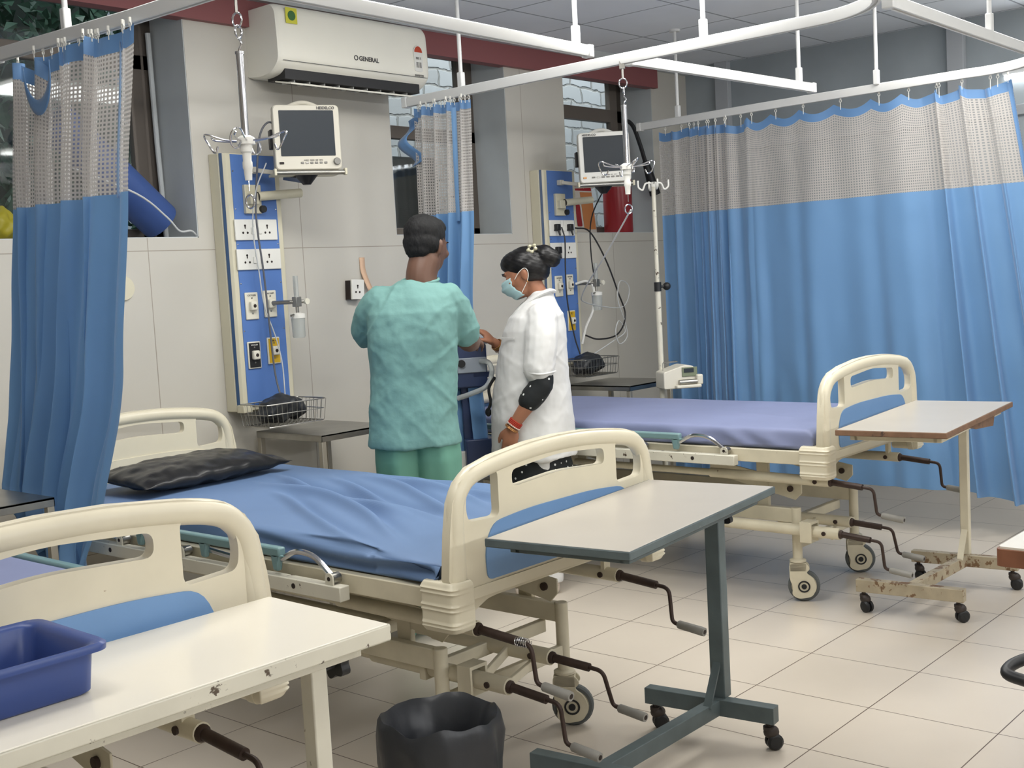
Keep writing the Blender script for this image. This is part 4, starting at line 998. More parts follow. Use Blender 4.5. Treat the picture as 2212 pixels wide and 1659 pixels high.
# flowmeters with humidifier bottle
def flowmeter(label, loc):
    t = thing('oxygen_flowmeter', label, 'flowmeter', loc, group='oxygen flowmeters')
    g = G(); g.cyl((-.05, .115, .0), (-.015, .02, .0), .010, 12); g.cyl((-.02, .02, 0), (.05, -.01, 0), .008, 12); g.box((.0, .0, 0), (.032, .03, .045)); obj('valve_body', g, 'steel', t, bevel=.002)
    obj('flow_tube', G().tube([(0, 0, .02), (0, 0, .118)], .0115, 14), 'clearpl', t); obj('flow_scale', G().box((0, .004, .07), (.004, .002, .08)), 'grip', t)
    obj('knob', G().lathe([(0, -.014), (.014, -.014), (.014, 0), (0, 0)], (.045, -.008, 0), 14, 'Y'), 'ivory', t)
    obj('neck', G().cyl((0, 0, -.022), (0, 0, -.055), .008, 10), 'steel', t)
    b = obj('bottle', G().lathe([(0, -.165), (.026, -.165), (.029, -.158), (.031, -.075), (.031, -.07), (0, -.07)], seg=24), 'clearpl', t)
    obj('bottle_cap', G().lathe([(0, -.075), (.034, -.075), (.034, -.056), (.012, -.05), (0, -.05)], seg=24), 'white', b)
    obj('outlet_nozzle', G().cyl((-.03, -.01, -.058), (-.055, -.02, -.062), .005, 8), 'steel', b)
flowmeter('oxygen flowmeter and bottle on the panel right of the middle bed', (.445, WY - .225, 1.36))
flowmeter('oxygen flowmeter and bottle beside the nurse', (2.735, WY - .225, 1.36))

# wire baskets with black bag
def basket(label, loc, bagl, sx=.34):
    t = thing('wire_basket', label, 'wire basket', loc, group='wire baskets')
    def rect(s, z): return [V(x * s, y * s, z) for x, y in rnd([(-sx / 2, -.10), (sx / 2, -.10), (sx / 2, .10), (-sx / 2, .10)], .02, 4)]
    g = G()
    for s, z, r in ((1, .10, .003), (.97, .055, .002), (.93, .0, .0025)): g.tube(rect(s, z), r, 6, closed=True)
    obj('hoops', g, 'steel', t)
    g = G(); n = 12
    for k in range(n + 1):
        x = -sx / 2 + sx * k / n; g.tube(bendpts([(x, -.10, .10), (x * .93, -.093, 0), (x * .93, .093, 0), (x, .10, .10)], .01), .0014, 5)
    for k in range(1, 7): y = -.10 + .2 * k / 7; g.tube(bendpts([(-sx / 2, y, .10), (-sx / 2 * .93, y * .93, 0), (sx / 2 * .93, y * .93, 0), (sx / 2, y, .10)], .01), .0014, 5)
    obj('wire_mesh', g, 'steel', t)['kind'] = 'stuff'
    obj('mount_clip', G().box((-sx / 2 + .02, .085, .08), (.05, .05, .035)), 'ccream', t, bevel=.003)
    g = G(); g.ell((-.02, 0, .07), (.10, .075, .065)); g.ell((.06, .01, .06), (.06, .06, .05)); g.ell((-.09, 0, .05), (.05, .05, .04))
    b = remesh('cable_bag', g, 'bag', vox=.007, disp=lambda p, n: p + n * (nz(p.x * 28, p.y * 28, p.z * 28) * .016)); b.location = V(*loc) + V(0, 0, .003)
    tag(b, bagl, 'bag', 'black bags in the wire baskets')
basket('wire basket at the foot of the left bed-head panel', (.345, 3.16, .812), 'crumpled black bag in the wire basket under the left panel')
basket('wire basket under the right bed-head panel, beside the nurse', (2.66, 3.16, .812), 'crumpled black bag in the wire basket beside the nurse')

# cables on the panels
def cable(name, pts, r, m, label, cat='cable'): return tag(obj(name, G().tube(smooth(pts, 7), r, 7), m), label, cat)
cable('cable', [(.36, 3.06, 2.12), (.33, 3.10, 2.16), (.29, 3.12, 2.10), (.285, 3.15, 1.95), (.30, 3.2, 1.75), (.335, 3.22, 1.5), (.345, 3.22, 1.3), (.35, 3.21, 1.05), (.345, 3.17, .925)], .0045, 'cable', 'grey monitor cable hanging down the panel right of the middle bed')
cable('cable', [(.30, 3.1, 1.98), (.27, 3.15, 1.86), (.285, 3.21, 1.7), (.31, 3.22, 1.5), (.33, 3.225, 1.35), (.37, 3.21, 1.2), (.38, 3.19, 1.08), (.36, 3.16, .93)], .003, 'wcable', 'thin pale tube hanging down the panel right of the middle bed')
cable('cable', [(2.56, 3.24, 1.70), (2.56, 3.22, 1.62), (2.55, 3.22, 1.45), (2.555, 3.22, 1.25), (2.58, 3.2, 1.05), (2.60, 3.18, .94)], .0045, 'black', 'black power cord hanging straight down the panel behind the nurse')
cable('cable', [(2.685, 3.235, 1.695), (2.78, 3.2, 1.67), (2.86, 3.15, 1.5), (2.93, 3.12, 1.3), (2.97, 3.1, 1.15), (2.88, 3.1, 1.04), (2.74, 3.14, 1.02), (2.66, 3.18, 1.05)], .005, 'black', 'black power cord looping right of the panel behind the nurse')
cable('cable', [(2.72, 3.02, 1.93), (2.74, 3.15, 1.75), (2.77, 3.19, 1.55), (2.79, 3.18, 1.32)], .004, 'black', 'black cord dropping from the white monitor')
cable('cable', [(1.00, 1.645, 1.665), (1.3, 2.0, 1.5), (1.9, 2.6, 1.32), (2.45, 3.0, 1.25), (2.9, 3.10, 1.2), (3.0, 3.1, 1.24), (3.02, 3.1, 1.33), (2.93, 3.1, 1.36), (2.90, 3.1, 1.25), (2.96, 3.1, 1.12), (2.98, 3.1, 1.02), (2.90, 3.1, .98), (2.86, 3.1, 1.05), (2.90, 3.1, 1.12), (2.96, 3.1, 1.05), (2.86, 3.12, 1.0), (2.7, 3.16, .93)], .0035, 'wcable', 'white tube looping from the right drip hanger to the wire basket')
cable('tube', [(2.66, 3.235, 1.36), (2.70, 3.18, 1.372), (2.725, 3.15, 1.33), (2.71, 3.15, 1.2), (2.66, 3.17, 1.1), (2.64, 3.19, 1.0)], .0075, 'white', 'thick white hose curving down beside the nurse', 'hose')
def plug(label, loc):
    g = G(); g.box((0, -.012, 0), (.034, .03, .04)); g.cyl((0, -.02, -.015), (0, -.03, -.05), .008, 10, .005)
    tag(obj('power_plug', g, 'black', bevel=.006, loc=loc), label, 'plug', 'black power plugs')
plug('black power plug in the upper left socket behind the nurse', (2.535, WY - .0965, 1.70)); plug('black power plug in the upper right socket behind the nurse', (2.659, WY - .0965, 1.70)); plug('black power plug in the lower socket behind the nurse', (2.535, WY - .0965, 1.566))

# drip hangers
def drip_hanger(label, loc, rz):
    t = thing('drip_hanger', label, 'drip hanger', loc, rz, 'ceiling drip hangers')
    g = G(); g.box((0, 0, -.012), (.022, .02, .03)); g.cyl((0, 0, -.02), (0, 0, -.065), .0045, 8); obj('trolley', g, 'steel', t)
    def ring(c, r, ax):
        c = V(*c); return [c + (V(r * math.cos(a), 0, r * 1.25 * math.sin(a)) if ax else V(0, r * math.cos(a), r * 1.25 * math.sin(a))) for a in [2 * PI * k / 16 for k in range(16)]]
    g = G(); g.tube(ring((0, 0, -.085), .016, 1), .003, 8, closed=True); g.tube(ring((.002, 0, -.118), .014, 0), .003, 8, closed=True); g.tube(bendpts([(0, 0, -.135), (.012, 0, -.15), (0, 0, -.165), (0, 0, -.18)], .01), .003, 8); obj('hook_chain', g, 'chrome', t)
    g = G(); g.cyl((0, 0, -.175), (0, 0, -.415), .0105, 16); g.cyl((0, 0, -.172), (0, 0, -.18), .0125, 16); obj('rod', g, 'chrome', t)
    g = G(); g.lathe([(0, -.53), (.010, -.53), (.012, -.50), (.014, -.495), (.014, -.48), (.012, -.475), (.013, -.455), (.017, -.45), (.017, -.43), (.026, -.43), (.026, -.412), (.014, -.405), (0, -.405)], seg=18); obj('hub', g, 'white', t)
    for k in range(4):
        a = PI / 2 * k + .4; c, s = math.cos(a), math.sin(a); z = -.42
        def L3(r, w_, dz): return V(c * r - s * w_, s * r + c * w_, z + dz)
        pts = [L3(.02, .008, 0), L3(.06, .012, .006), L3(.105, .014, .022), L3(.118, .0, .018), L3(.112, -.012, .0), L3(.10, -.012, -.022), L3(.088, 0, -.028), L3(.08, .006, -.012)]
        pts2 = [L3(.02, -.008, 0), L3(.06, -.010, .003), L3(.092, -.006, .008), L3(.098, 0, .016)]
        g = G().tube(smooth(pts, 6), .0028, 8); g.tube(smooth(pts2, 5), .0028, 8); obj('hook_arm', g, 'chrome', t)
    g = G(); g.cyl((0, 0, -.53), (0, 0, -.56), .0015, 6); g.tube(ring((0, 0, -.59), .015, 1), .0028, 8, closed=True); obj('end_ring', g, 'chrome', t)
drip_hanger('chrome drip hanger hanging in front of the left bed-head panel', (-.955, 1.585, RZ - .012), math.radians(-75))
drip_hanger('chrome drip hanger hanging in front of the white monitor', (.985, 1.645, RZ - .012), math.radians(-60))
# drip stand
t = thing('drip_stand', 'tall white chipped drip stand against the wide curtain', 'drip stand', (2.40, 2.47, 0))
obj('pole', G().tube([(0, 0, .1), (0, 0, 1.33)], .0155, 16), 'enamelw', t); obj('inner_pole', G().tube([(0, 0, 1.30), (0, 0, 1.87)], .0115, 14), 'enamelw', t)
g = G().cyl((0, 0, 1.30), (0, 0, 1.35), .02, 16); g.cyl((.01, 0, 1.325), (.05, -.02, 1.325), .007, 8); g.ell((.055, -.022, 1.325), (.022, .022, .022)); obj('clamp_knob', g, 'soft', t, bevel=.001)
g = G()
for a in (0, 90):
    c, s = math.cos(math.radians(a - 40)), math.sin(math.radians(a - 40))
    g.tube(bendpts([(-c * .085, -s * .085, 1.90), (-c * .085, -s * .085, 1.862), (-c * .06, -s * .06, 1.845), (-c * .045, -s * .045, 1.885), (c * .045, s * .045, 1.885), (c * .06, s * .06, 1.845), (c * .085, s * .085, 1.862), (c * .085, s * .085, 1.90)], .012), .005, 8)
g.cyl((0, 0, 1.865), (0, 0, 1.89), .013, 12); obj('hook', g, 'white', t)
g = G().cyl((0, 0, .07), (0, 0, .14), .026, 14)
for k in range(5): a = 2 * PI * k / 5 + .3; g.beam((0, 0, .09), (.24 * math.cos(a), .24 * math.sin(a), .065), .03, .02)
obj('base', g, 'enamelw', t, bevel=.002)
for k in range(5): a = 2 * PI * k / 5 + .3; small_caster(t, .24 * math.cos(a), .24 * math.sin(a), a, z0=.062)
# infusion pump
t = thing('infusion_pump', 'cream infusion pump with green screen clamped to the drip stand', 'infusion pump', (2.425, 2.40, .775), math.radians(-38))
g = G(); g.loft([[V(x, y, z) for x, z in rnd([(-.10, 0), (.085, 0), (.085, .06), (.07, .118), (.02, .126), (-.10, .09)], .01, 3)] for y in (-.11, .03)]); obj('casing', g, 'offwhite', t, bevel=.004, ang=30)
obj('display_panel', G().box((.045, -.112, .088), (.085, .006, .05)), mat('olive_panel', (120, 128, 104), .5), t, bevel=.002); obj('screen', G().box((.04, -.1158, .096), (.055, .003, .022)), 'screen', t)
obj('syringe_holder', G().tube([(-.02, -.125, .035), (.10, -.125, .035)], .014, 14), 'steel', t); obj('plunger_clamp', G().box((.095, -.12, .045), (.035, .04, .055)), 'offwhite', t, bevel=.008); obj('syringe_cradle', G().box((.03, -.125, .012), (.14, .045, .018)), 'offwhite', t, bevel=.006)
obj('pole_clamp', G().box((-.03, .045, .05), (.05, .03, .04)), 'soft', t)
obj('bottle_hanger', G().tube(bendpts([(-.08, -.04, .09), (-.08, -.04, .14), (-.01, -.04, .145), (-.01, -.09, .145), (-.08, -.09, .14), (-.08, -.06, .14)], .008), .002, 6), 'steel', t)

# wall socket hanging loose + tape, round cap
t = thing('wall_socket', 'loose white wall socket hanging from the wall behind the man', 'wall socket', (.985, WY, 1.40)); t.rotation_euler = (0, math.radians(3), 0)
g = G().bx(-.045, .035, -.03, -.001, -.05, .045); obj('back_box', g, 'brown', t); g = G().bx(-.038, .045, -.043, -.030, -.05, .05); sp = obj('face_plate', g, 'white', t, bevel=.003)
h = G(); socket_face(h, .0, 0, -.0435); obj('socket_hole', h, 'brown', sp)
g = G().grid(lambda u, v: V(1.045 + u * .035 + .05 * max(0, v - .4) ** 1.3, WY - .003 - .035 * max(0, v - .3), 1.56 - v * .17), 2, 12); o = obj('tape_strip', g, 'tape'); s = o.modifiers.new('s', 'SOLIDIFY'); s.thickness = .001; tag(o, 'peach adhesive tape strip curling off the wall socket', 'tape')
tag(obj('round_disc', G().lathe([(0, -.012), (.05, -.012), (.055, 0), (0, 0)], (-.30, WY, 1.46), 28, 'Y', Matrix.Rotation(0, 3, 'X')), 'ccream'), 'round beige cap on the wall beside the left curtain', 'disc')

# fire extinguisher and poster in the right niche
t = thing('fire_extinguisher', 'large red fire extinguisher standing in the right window niche', 'fire extinguisher', (3.475, WY + .12, SZ + .004))
obj('cylinder', G().lathe([(0, 0), (.092, 0), (.096, .01), (.096, .36), (.08, .42), (.045, .455), (.025, .46), (.025, .49), (0, .49)], seg=32), 'fire', t)
obj('valve', G().box((0, 0, .51), (.05, .04, .05)).beam((0, 0, .54), (.0, -.1, .57), .02, .012), 'soft', t)
obj('hose', G().tube(smooth([(0, -.02, .51), (.0, -.05, .60), (.03, -.07, .72), (.10, -.08, .70), (.16, -.09, .58), (.2, -.10, .46)], 8), .014, 10), 'soft', t)
g = G(); g.tube([(.2, -.10, .47), (.235, -.11, .36), (.27, -.12, .25)], [.022, .03, .036], 12, ex=1.1); obj('horn', g, 'soft', t)
t = thing('poster', 'fire extinguisher instruction poster leaning in the right niche', 'poster', (3.17, WY + .2, SZ + .006)); t.rotation_euler = (math.radians(-6), 0, 0)
obj('sheet', G().bx(-.17, .17, 0, .003, 0, .34), mat('poster_white', (206, 200, 190), .5), t)
obj('red_heading', G().bx(-.165, .165, -.0015, 0, .285, .335), 'fire', t); obj('orange_column', G().bx(.04, .165, -.0015, 0, .03, .275), mat('poster_orange', (196, 130, 80), .5), t)
text('heading_print', 'FIRE SAFETY', .035, 'white', t, (0, -.002, .31)); 
for k in range(6): text('line_print', ('PULL PIN', 'AIM', 'SQUEEZE', 'SWEEP', 'CALL', 'EXIT')[k], .02, 'text', t, (-.11, -.001, .255 - k * .04))
g = G(); q = rnd([(-.03, .05), (.02, .05), (.02, .19), (-.005, .21), (-.03, .19)], .01, 3); g.plate(q, [], -.003, -.0015); g.tube([(-.03, -.002, .2), (-.055, -.002, .17), (-.06, -.002, .08)], .004, 6); obj('printed_extinguisher', g, 'fire', t)

# ventilator trolley behind the two people
t = thing('ventilator', 'navy and grey ventilator on a trolley between the two people', 'ventilator', (1.0, 2.62, 0), math.radians(-40))
obj('machine_head', G().bx(-.09, .09, -.08, .10, .92, 1.12), 'navyplastic', t, bevel=.008); obj('top_cover', G().bx(-.10, .10, -.09, .11, 1.12, 1.155), 'greybox', t, bevel=.006)
obj('side_panel', G().bx(-.05, .085, -.086, -.08, .99, 1.06), 'greybox', t, bevel=.003); obj('dial', G().cyl((-.03, -.086, 1.035), (-.03, -.094, 1.035), .018, 16), 'soft', t)
obj('foot_block', G().bx(.02, .12, -.08, .0, .965, .99), 'navyplastic', t, bevel=.004)
obj('column', G().bx(-.03, .03, -.03, .03, .62, .93), 'navyplastic', t, bevel=.004); obj('lower_column', G().bx(-.05, -.0, -.03, .03, .1, .62), 'white', t, bevel=.004)
obj('lower_box', G().bx(-.03, .1, -.09, .05, .545, .68), 'navyplastic', t, bevel=.006); obj('base_deck', G().bx(-.15, .15, -.15, .15, .09, .12), 'white', t, bevel=.006)
for x in (-.12, .12):
    for y in (-.12, .12): small_caster(t, x, y, -1.2)
obj('breathing_tube', G().tube(smooth([(.06, -.088, 1.04), (.09, -.13, 1.035), (.10, -.15, .99), (.07, -.16, .93), (.0, -.15, .90), (-.06, -.12, .88)], 7), .012, 12), 'clearpl', t)
# ------------------------------------------------------------------ people
def limb(g, pts, rad, seg=14, ex=1):
    P_ = [V(*p) for p in pts]; sp = smooth(P_, 5); n = len(rad); rr = []
    for i in range(len(sp)):
        t = i / 5; k = min(int(t), n - 2); rr.append(lerp(rad[k], rad[k + 1], t - k))
    g.tube(sp, rr, seg, ex=ex); g.ell(P_[0], (rad[0],) * 3, seg=12, n=8); g.ell(P_[-1], (rad[-1],) * 3, seg=12, n=8)
def hand(g, wr, d, nrm, side, s=1, curl=(.35, .4, .45, .5), thumb=.5):
    """wr wrist, d direction of the fingers, nrm palm-side normal, side = direction of the thumb"""
    wr = V(*wr); d = V(*d).normalized(); nrm = V(*nrm); nrm = (nrm - d * nrm.dot(d)).normalized(); sd = V(*side); sd = (sd - d * sd.dot(d) - nrm * sd.dot(nrm)).normalized()
    M = Matrix((sd, d, nrm)).transposed()
    g.ell(wr + d * .048 * s, (.040 * s, .050 * s, .0145 * s), M, 18, 12); g.ell(wr + d * .062 * s, (.040 * s, .028 * s, .013 * s), M, 16, 10); g.ell(wr + d * .008 * s, (.026 * s, .03 * s, .018 * s), M, 14, 8)
    g.ell(wr + d * .035 * s + sd * .024 * s + nrm * .006 * s, (.018 * s, .03 * s, .015 * s), M, 12, 8)
    ln = (.072, .080, .075, .058)
    for i in range(4):
        b = wr + d * (.082 - .004 * abs(i - 1)) * s + sd * (.029 - .0195 * i) * s; L_ = ln[i] * s; pts = [b - d * .02 * s, b]; a = curl[i] * .35; dd = d.copy()
        fan = sd * (.10 - .07 * i)
        for k, fr in enumerate((.45, .30, .25)):
            a += curl[i] * (.4, .7, .5)[k]; dd = (d + fan) * math.cos(a) + nrm * math.sin(a); pts.append(pts[-1] + dd * L_ * fr)
        r = (.0088, .0086, .0080, .0072)[i] * s
        g.tube(pts, [r * 1.05, r * 1.05, r, r * .92, r * .78], 10); g.ell(pts[-1], (r * .78,) * 3, seg=8, n=6)
    b = wr + d * .02 * s + sd * .026 * s; c = b + (sd * .75 + d * .8 + nrm * thumb * .4).normalized() * .034 * s; e = c + (d + sd * .25 + nrm * thumb).normalized() * .028 * s; f = e + (d + nrm * thumb * 1.3).normalized() * .022 * s
    g.tube([b, c, e, f], [.0125 * s, .0108 * s, .0098 * s, .008 * s], 10); g.ell(f, (.0078 * s,) * 3, seg=8, n=6)
def head(g, c, M, s=1):
    """head-local x right, y forward, z up"""
    def E_(p, r): g.ell(V(*c) + M @ (V(*p) * s), tuple(k * s for k in r), M, 22, 14)
    E_((0, -.012, .028), (.074, .092, .082)); E_((0, .03, -.005), (.066, .062, .085)); E_((0, .045, -.055), (.050, .045, .048)); E_((0, .070, -.082), (.022, .018, .018))
    E_((0, .088, .032), (.045, .012, .010)); E_((0, .092, -.022), (.0105, .016, .026)); E_((0, .104, -.036), (.013, .012, .010)); E_((0, .086, -.06), (.024, .010, .007)); E_((0, .084, -.068), (.020, .010, .007))
    for q in (-1, 1):
        E_((q * .040, .072, -.02), (.022, .018, .02)); E_((q * .074, -.008, -.018), (.008, .019, .031)); E_((q * .080, -.013, -.006), (.007, .014, .018)); E_((q * .0125, .096, -.038), (.008, .010, .008)); E_((q * .031, .083, .006), (.015, .008, .007))
def face_bits(c, M, par, s=1, hairm='hair'):
    for q in (-1, 1):
        p = V(*c) + M @ (V(q * .031, .0805, .004) * s)
        e = obj('eye', G().ell(p, (.0125 * s, .008 * s, .0075 * s), M, 14, 10), 'white', par); obj('iris', G().ell(p + M @ V(0, .0062 * s, 0), (.0055 * s, .0028 * s, .0055 * s), M, 12, 8), 'brown', e)
        b = [V(*c) + M @ (V(q * x, y, z) * s) for x, y, z in ((.014, .099, .030), (.030, .096, .036), (.048, .082, .030))]; obj('eyebrow', G().tube(b, [.003, .0036, .002], 6), hairm, par)

def rings_body(g, rows, seg=40, sq=.85):
    rings = []
    for a, d, z, ra, rd in rows:
        rr = []
        for k in range(seg):
            t = 2 * PI * k / seg; c, s = math.cos(t), math.sin(t); rr.append(V(a + ra * math.copysign(abs(c) ** sq, c), d + rd * math.copysign(abs(s) ** sq, s), z))
        rings.append(rr)
    g.loft(rings)
ROT = math.atan2(-.7565, .6518)
# ---- man: x to image right, y away
t = thing('person', 'person in green scrubs standing with back turned, bending over the ventilator', 'person', (.235, 2.185, 0), ROT)
HM = Matrix.Rotation(math.radians(-30), 3, 'Z') @ Matrix.Rotation(math.radians(-16), 3, 'X'); HC = (.078, .045, 1.562)
g = G(); head(g, HC, HM, .98)
limb(g, [(.055, .0, 1.39), (.052, .0, 1.44), (.068, .02, 1.50)], [.064, .062, .064])
rings_body(g, [(0, 0, .82, .14, .095), (0, 0, .92, .14, .10), (0, 0, 1.05, .13, .095), (0, -.005, 1.2, .14, .10), (.01, -.01, 1.30, .14, .085), (.02, -.005, 1.35, .11, .065), (.035, 0, 1.39, .07, .05)], 28)
AL = [(-.13, .0, 1.33), (-.175, .05, 1.27), (-.195, .11, 1.225), (-.13, .25, 1.20), (-.075, .35, 1.175)]
AR = [(.155, .0, 1.33), (.195, .03, 1.27), (.212, .075, 1.185), (.225, .19, 1.16), (.235, .30, 1.165)]
limb(g, AL, [.042, .042, .042, .038, .028]); limb(g, AR, [.042, .042, .045, .039, .028])
hand(g, AL[-1], (.65, .7, 0), (.4, -.2, -.8), (.2, .5, .6), 1.02); hand(g, AR[-1], (.1, .98, -.1), (-.5, 0, -.8), (-.8, .1, .3), 1.02)
for q, fx in ((-1, -.085), (1, .10)):
    limb(g, [(q * .08, 0, .86), (fx, .02, .48), (fx, .0, .10)], [.085, .058, .042]); g.tube([(fx, -.02, .06), (fx, .03, .05), (fx + q * .01, .13, .035)], [.04, .042, .03], 12)
body = remesh('body', g, 'skinm', t, vox=.0065, sm=5)
face_bits(HC, HM, t, .98)
g = G()
def Eh(p, r): g.ell(V(*HC) + HM @ V(*p), r, HM, 24, 16)
Eh((0, -.024, .040), (.0785, .092, .076)); Eh((0, -.030, .0), (.0775, .078, .066)); Eh((.0, .0, .078), (.066, .080, .036)); Eh((-.01, .03, .09), (.05, .06, .03)); Eh((0, -.055, -.03), (.058, .042, .045)); 
remesh('hair', g, 'hair', t, vox=.0055, sm=3, disp=lambda p, n: p + n * (.0025 * nz(p.x * 60, p.y * 60, p.z * 26) + .002 * nz(p.x * 190, p.y * 190, p.z * 70)))
# scrub top with short sleeves
g = G()
rings_body(g, [(-.012, -.005, .775, .183, .14), (-.012, -.004, .80, .184, .14), (-.010, 0, .92, .176, .132), (-.002, -.002, 1.06, .170, .128), (.004, -.012, 1.2, .178, .132), (.012, -.015, 1.30, .180, .122), (.018, -.012, 1.36, .160, .100), (.026, -.006, 1.40, .118, .078), (.045, .0, 1.425, .072, .062)], 48)
limb(g, [(-.105, .0, 1.345), (-.155, .04, 1.30), (-.185, .085, 1.245), (-.183, .13, 1.222)], [.072, .072, .070, .064]); limb(g, [(.14, .0, 1.345), (.18, .03, 1.285), (.203, .055, 1.23), (.209, .07, 1.205)], [.070, .068, .064, .058])
def cloth(seed, amp=1):
    def f(p, n):
        v = 0
        # diagonal pulls from the armpits, long soft folds, fine creasing
        v += .007 * nz((p.x + p.z * .5) * 9, p.y * 5, seed + p.z * 2.2) + .006 * nz((p.x - p.z * .6) * 10, p.y * 4, seed + 9 + p.z * 2)
        r1 = 1 - abs(nz((p.x - p.z * .8) * 7 + seed, p.y * 3, p.z * 3.2)) * 5
        r2 = 1 - abs(nz((p.x + p.z * .9) * 6, p.y * 3, p.z * 3.5 + seed)) * 5
        v += .0035 * max(0, r1) ** 1.3 + .003 * max(0, r2) ** 1.3
        v += .003 * nz(p.x * 24, p.y * 24, p.z * 18) + .0018 * nz(p.x * 50, p.y * 50, p.z * 40)
        return p + n * v * amp
    return f
remesh('scrub_top', g, 'scrub', t, vox=.0065, sm=4, disp=cloth(3))
g = G()
for q in (-1, 1): limb(g, [(.045 + q * .03, -.03, 1.423), (.045 + q * .065, .0, 1.42)], [.006, .006], 8)
g = G(); col = [(.047 + .072 * math.cos(a), .0 + .058 * math.sin(a), 1.424 + .012 * math.sin(a)) for a in [2 * PI * k / 30 for k in range(30)]]; obj('neck_band', G().tube(col, .006, 8, closed=True), 'scrub', t)
g = G()
for q, fx in ((-1, -.085), (1, .085)):
    rings_body(g, [(fx, .01, .06, .078, .085), (fx, .01, .3, .082, .09), (q * .08, .01, .55, .088, .10), (q * .075, 0, .72, .095, .115), (q * .07, 0, .86, .09, .11)], 30, 1)
remesh('trousers', g, 'trouser', t, vox=.008, sm=3, disp=lambda p, n: p + n * (.008 * math.sin(p.x * 70 + 2 * nz(p.x * 3, p.y * 3, p.z * 2)) * .5 + .006 * nz(p.x * 12, p.y * 12, p.z * 3)))
g = G()
for q, fx in ((-1, -.085), (1, .10)): g.tube([(fx, -.045, .035), (fx, .03, .038), (fx + q * .01, .12, .03), (fx + q * .012, .17, .024)], [.038, .044, .042, .026], 14)
remesh('sandals', g, 'trouser', t, vox=.007, sm=3)

# ---- nurse: faces image left (-x), slightly away
t = thing('person', 'person in white coat and face mask, hair in a bun, reaching towards the machine', 'person', (1.02, 2.224, 0), ROT)
HM = Matrix.Rotation(math.radians(80), 3, 'Z') @ Matrix.Rotation(math.radians(-22), 3, 'X') @ Matrix.Rotation(math.radians(4), 3, 'Y'); HC = (-.018, .0, 1.432)
g = G(); head(g, HC, HM, .93)
limb(g, [(.042, .0, 1.28), (.035, .0, 1.33), (.01, .0, 1.385)], [.055, .046, .048])
rings_body(g, [(-.01, 0, .68, .13, .15), (-.01, 0, .8, .14, .155), (.0, 0, .95, .11, .13), (.0, 0, 1.1, .105, .12), (.01, 0, 1.2, .085, .115), (.03, 0, 1.24, .055, .08), (.035, 0, 1.27, .04, .05)], 28)
AL = [(.04, -.14, 1.21), (.038, -.18, 1.09), (.030, -.195, .945), (-.045, -.195, .855), (-.108, -.19, .772)]
AR = [(.025, .13, 1.21), (-.03, .17, 1.13), (-.06, .17, 1.035), (-.12, .14, 1.075), (-.168, .10, 1.125)]
limb(g, AL, [.034, .036, .038, .033, .0235]); limb(g, AR, [.034, .036, .036, .030, .022])
hand(g, AL[-1], (-.22, .05, -1), (.2, .95, 0), (-.95, .1, 0), .92, (.5, .6, .75, .9), .4)
hand(g, AR[-1], (-.60, -.15, .62), (-.45, .2, -.6), (-.1, -.9, -.1), .92, (.1, .25, .6, .75), .5)
for q in (-1, 1):
    limb(g, [(0, q * .075, .72), (.005, q * .07, .4), (.02, q * .065, .09)], [.08, .052, .034]); g.tube([(.05, q * .065, .045), (.01, q * .065, .04), (-.08, q * .07, .028), (-.125, q * .07, .022)], [.026, .032, .030, .018], 12)
remesh('body', g, 'skinw', t, vox=.006, sm=4)
face_bits(HC, HM, t, .93, 'hairg')
g = G()
def Eh(p, r, s=.93): g.ell(V(*HC) + HM @ (V(*p) * s), tuple(k * s for k in r), HM, 26, 18)
Eh((0, -.018, .042), (.083, .098, .082)); Eh((0, -.040, .01), (.082, .082, .075)); Eh((0, .02, .07), (.068, .075, .052)); Eh((0, -.075, -.02), (.055, .045, .05))
Eh((.0, -.125, .032), (.055, .050, .056)); Eh((0, -.15, .01), (.046, .040, .046)); Eh((-.0, -.10, .06), (.045, .05, .035))
remesh('hair', g, 'hairg', t, vox=.0055, sm=3, disp=lambda p, n: p + n * (.0006 * math.sin((p.z * 1.3 + p.x * .6) * 260 + 6 * nz(p.x * 12, p.y * 12, p.z * 12))))
g = G(); cc = V(*HC) + HM @ V(-.052, -.082, .078)
for k in range(5): a = 2 * PI * k / 5; g.ell(cc + HM @ V(-.002, .018 * math.cos(a), .014 * math.sin(a)), (.007, .010, .009), HM, 10, 8)
remesh('hair_clip', g, mat('pale_gold_clip', (190, 186, 160), .35, .4), t, vox=.003, sm=2)
# mask
g = G(); Rr = []
for i in range(11):
    u = i / 10; z = lerp(.0, -.100, u); ring = []
    for k in range(25):
        a = lerp(-1.15, 1.15, k / 24); r = (.116 - .012 * abs(u - .35) * 3 - .0 * u); y = r * math.cos(a) + .012 * (1 - abs(u - .3)); x = .072 * math.sin(a) * (1 - .25 * u)
        y = .012 + y * .98 - (.018 * max(0, u - .5) * 2) + .003 * math.sin(u * 22)
        ring.append(V(*HC) + HM @ (V(x, y, z) * .93))
    Rr.append(ring)
g.v = [tuple(p) for r in Rr for p in r]
for i in range(10):
    for k in range(24): a = i * 25 + k; g.f.append((a, a + 1, a + 26, a + 25))
mk = obj('face_mask', g, 'mask', t, ang=180); s = mk.modifiers.new('s', 'SOLIDIFY'); s.thickness = .0015
for q in (-1, 1):
    P0 = V(*HC); pts = [P0 + HM @ (V(q * x, y, z) * .93) for x, y, z in ((.066, .045, -.015), (.078, .015, .004), (.083, -.02, .012), (.084, -.03, -.01), (.080, -.012, -.045), (.060, .04, -.085))]
    obj('ear_loop', G().tube(smooth(pts, 5), .0017, 6), 'white', mk)
obj('earring', G().ell(V(*HC) + HM @ V(-.076, -.008, -.048), (.004, .004, .005), HM, 8, 6), 'gold', t)
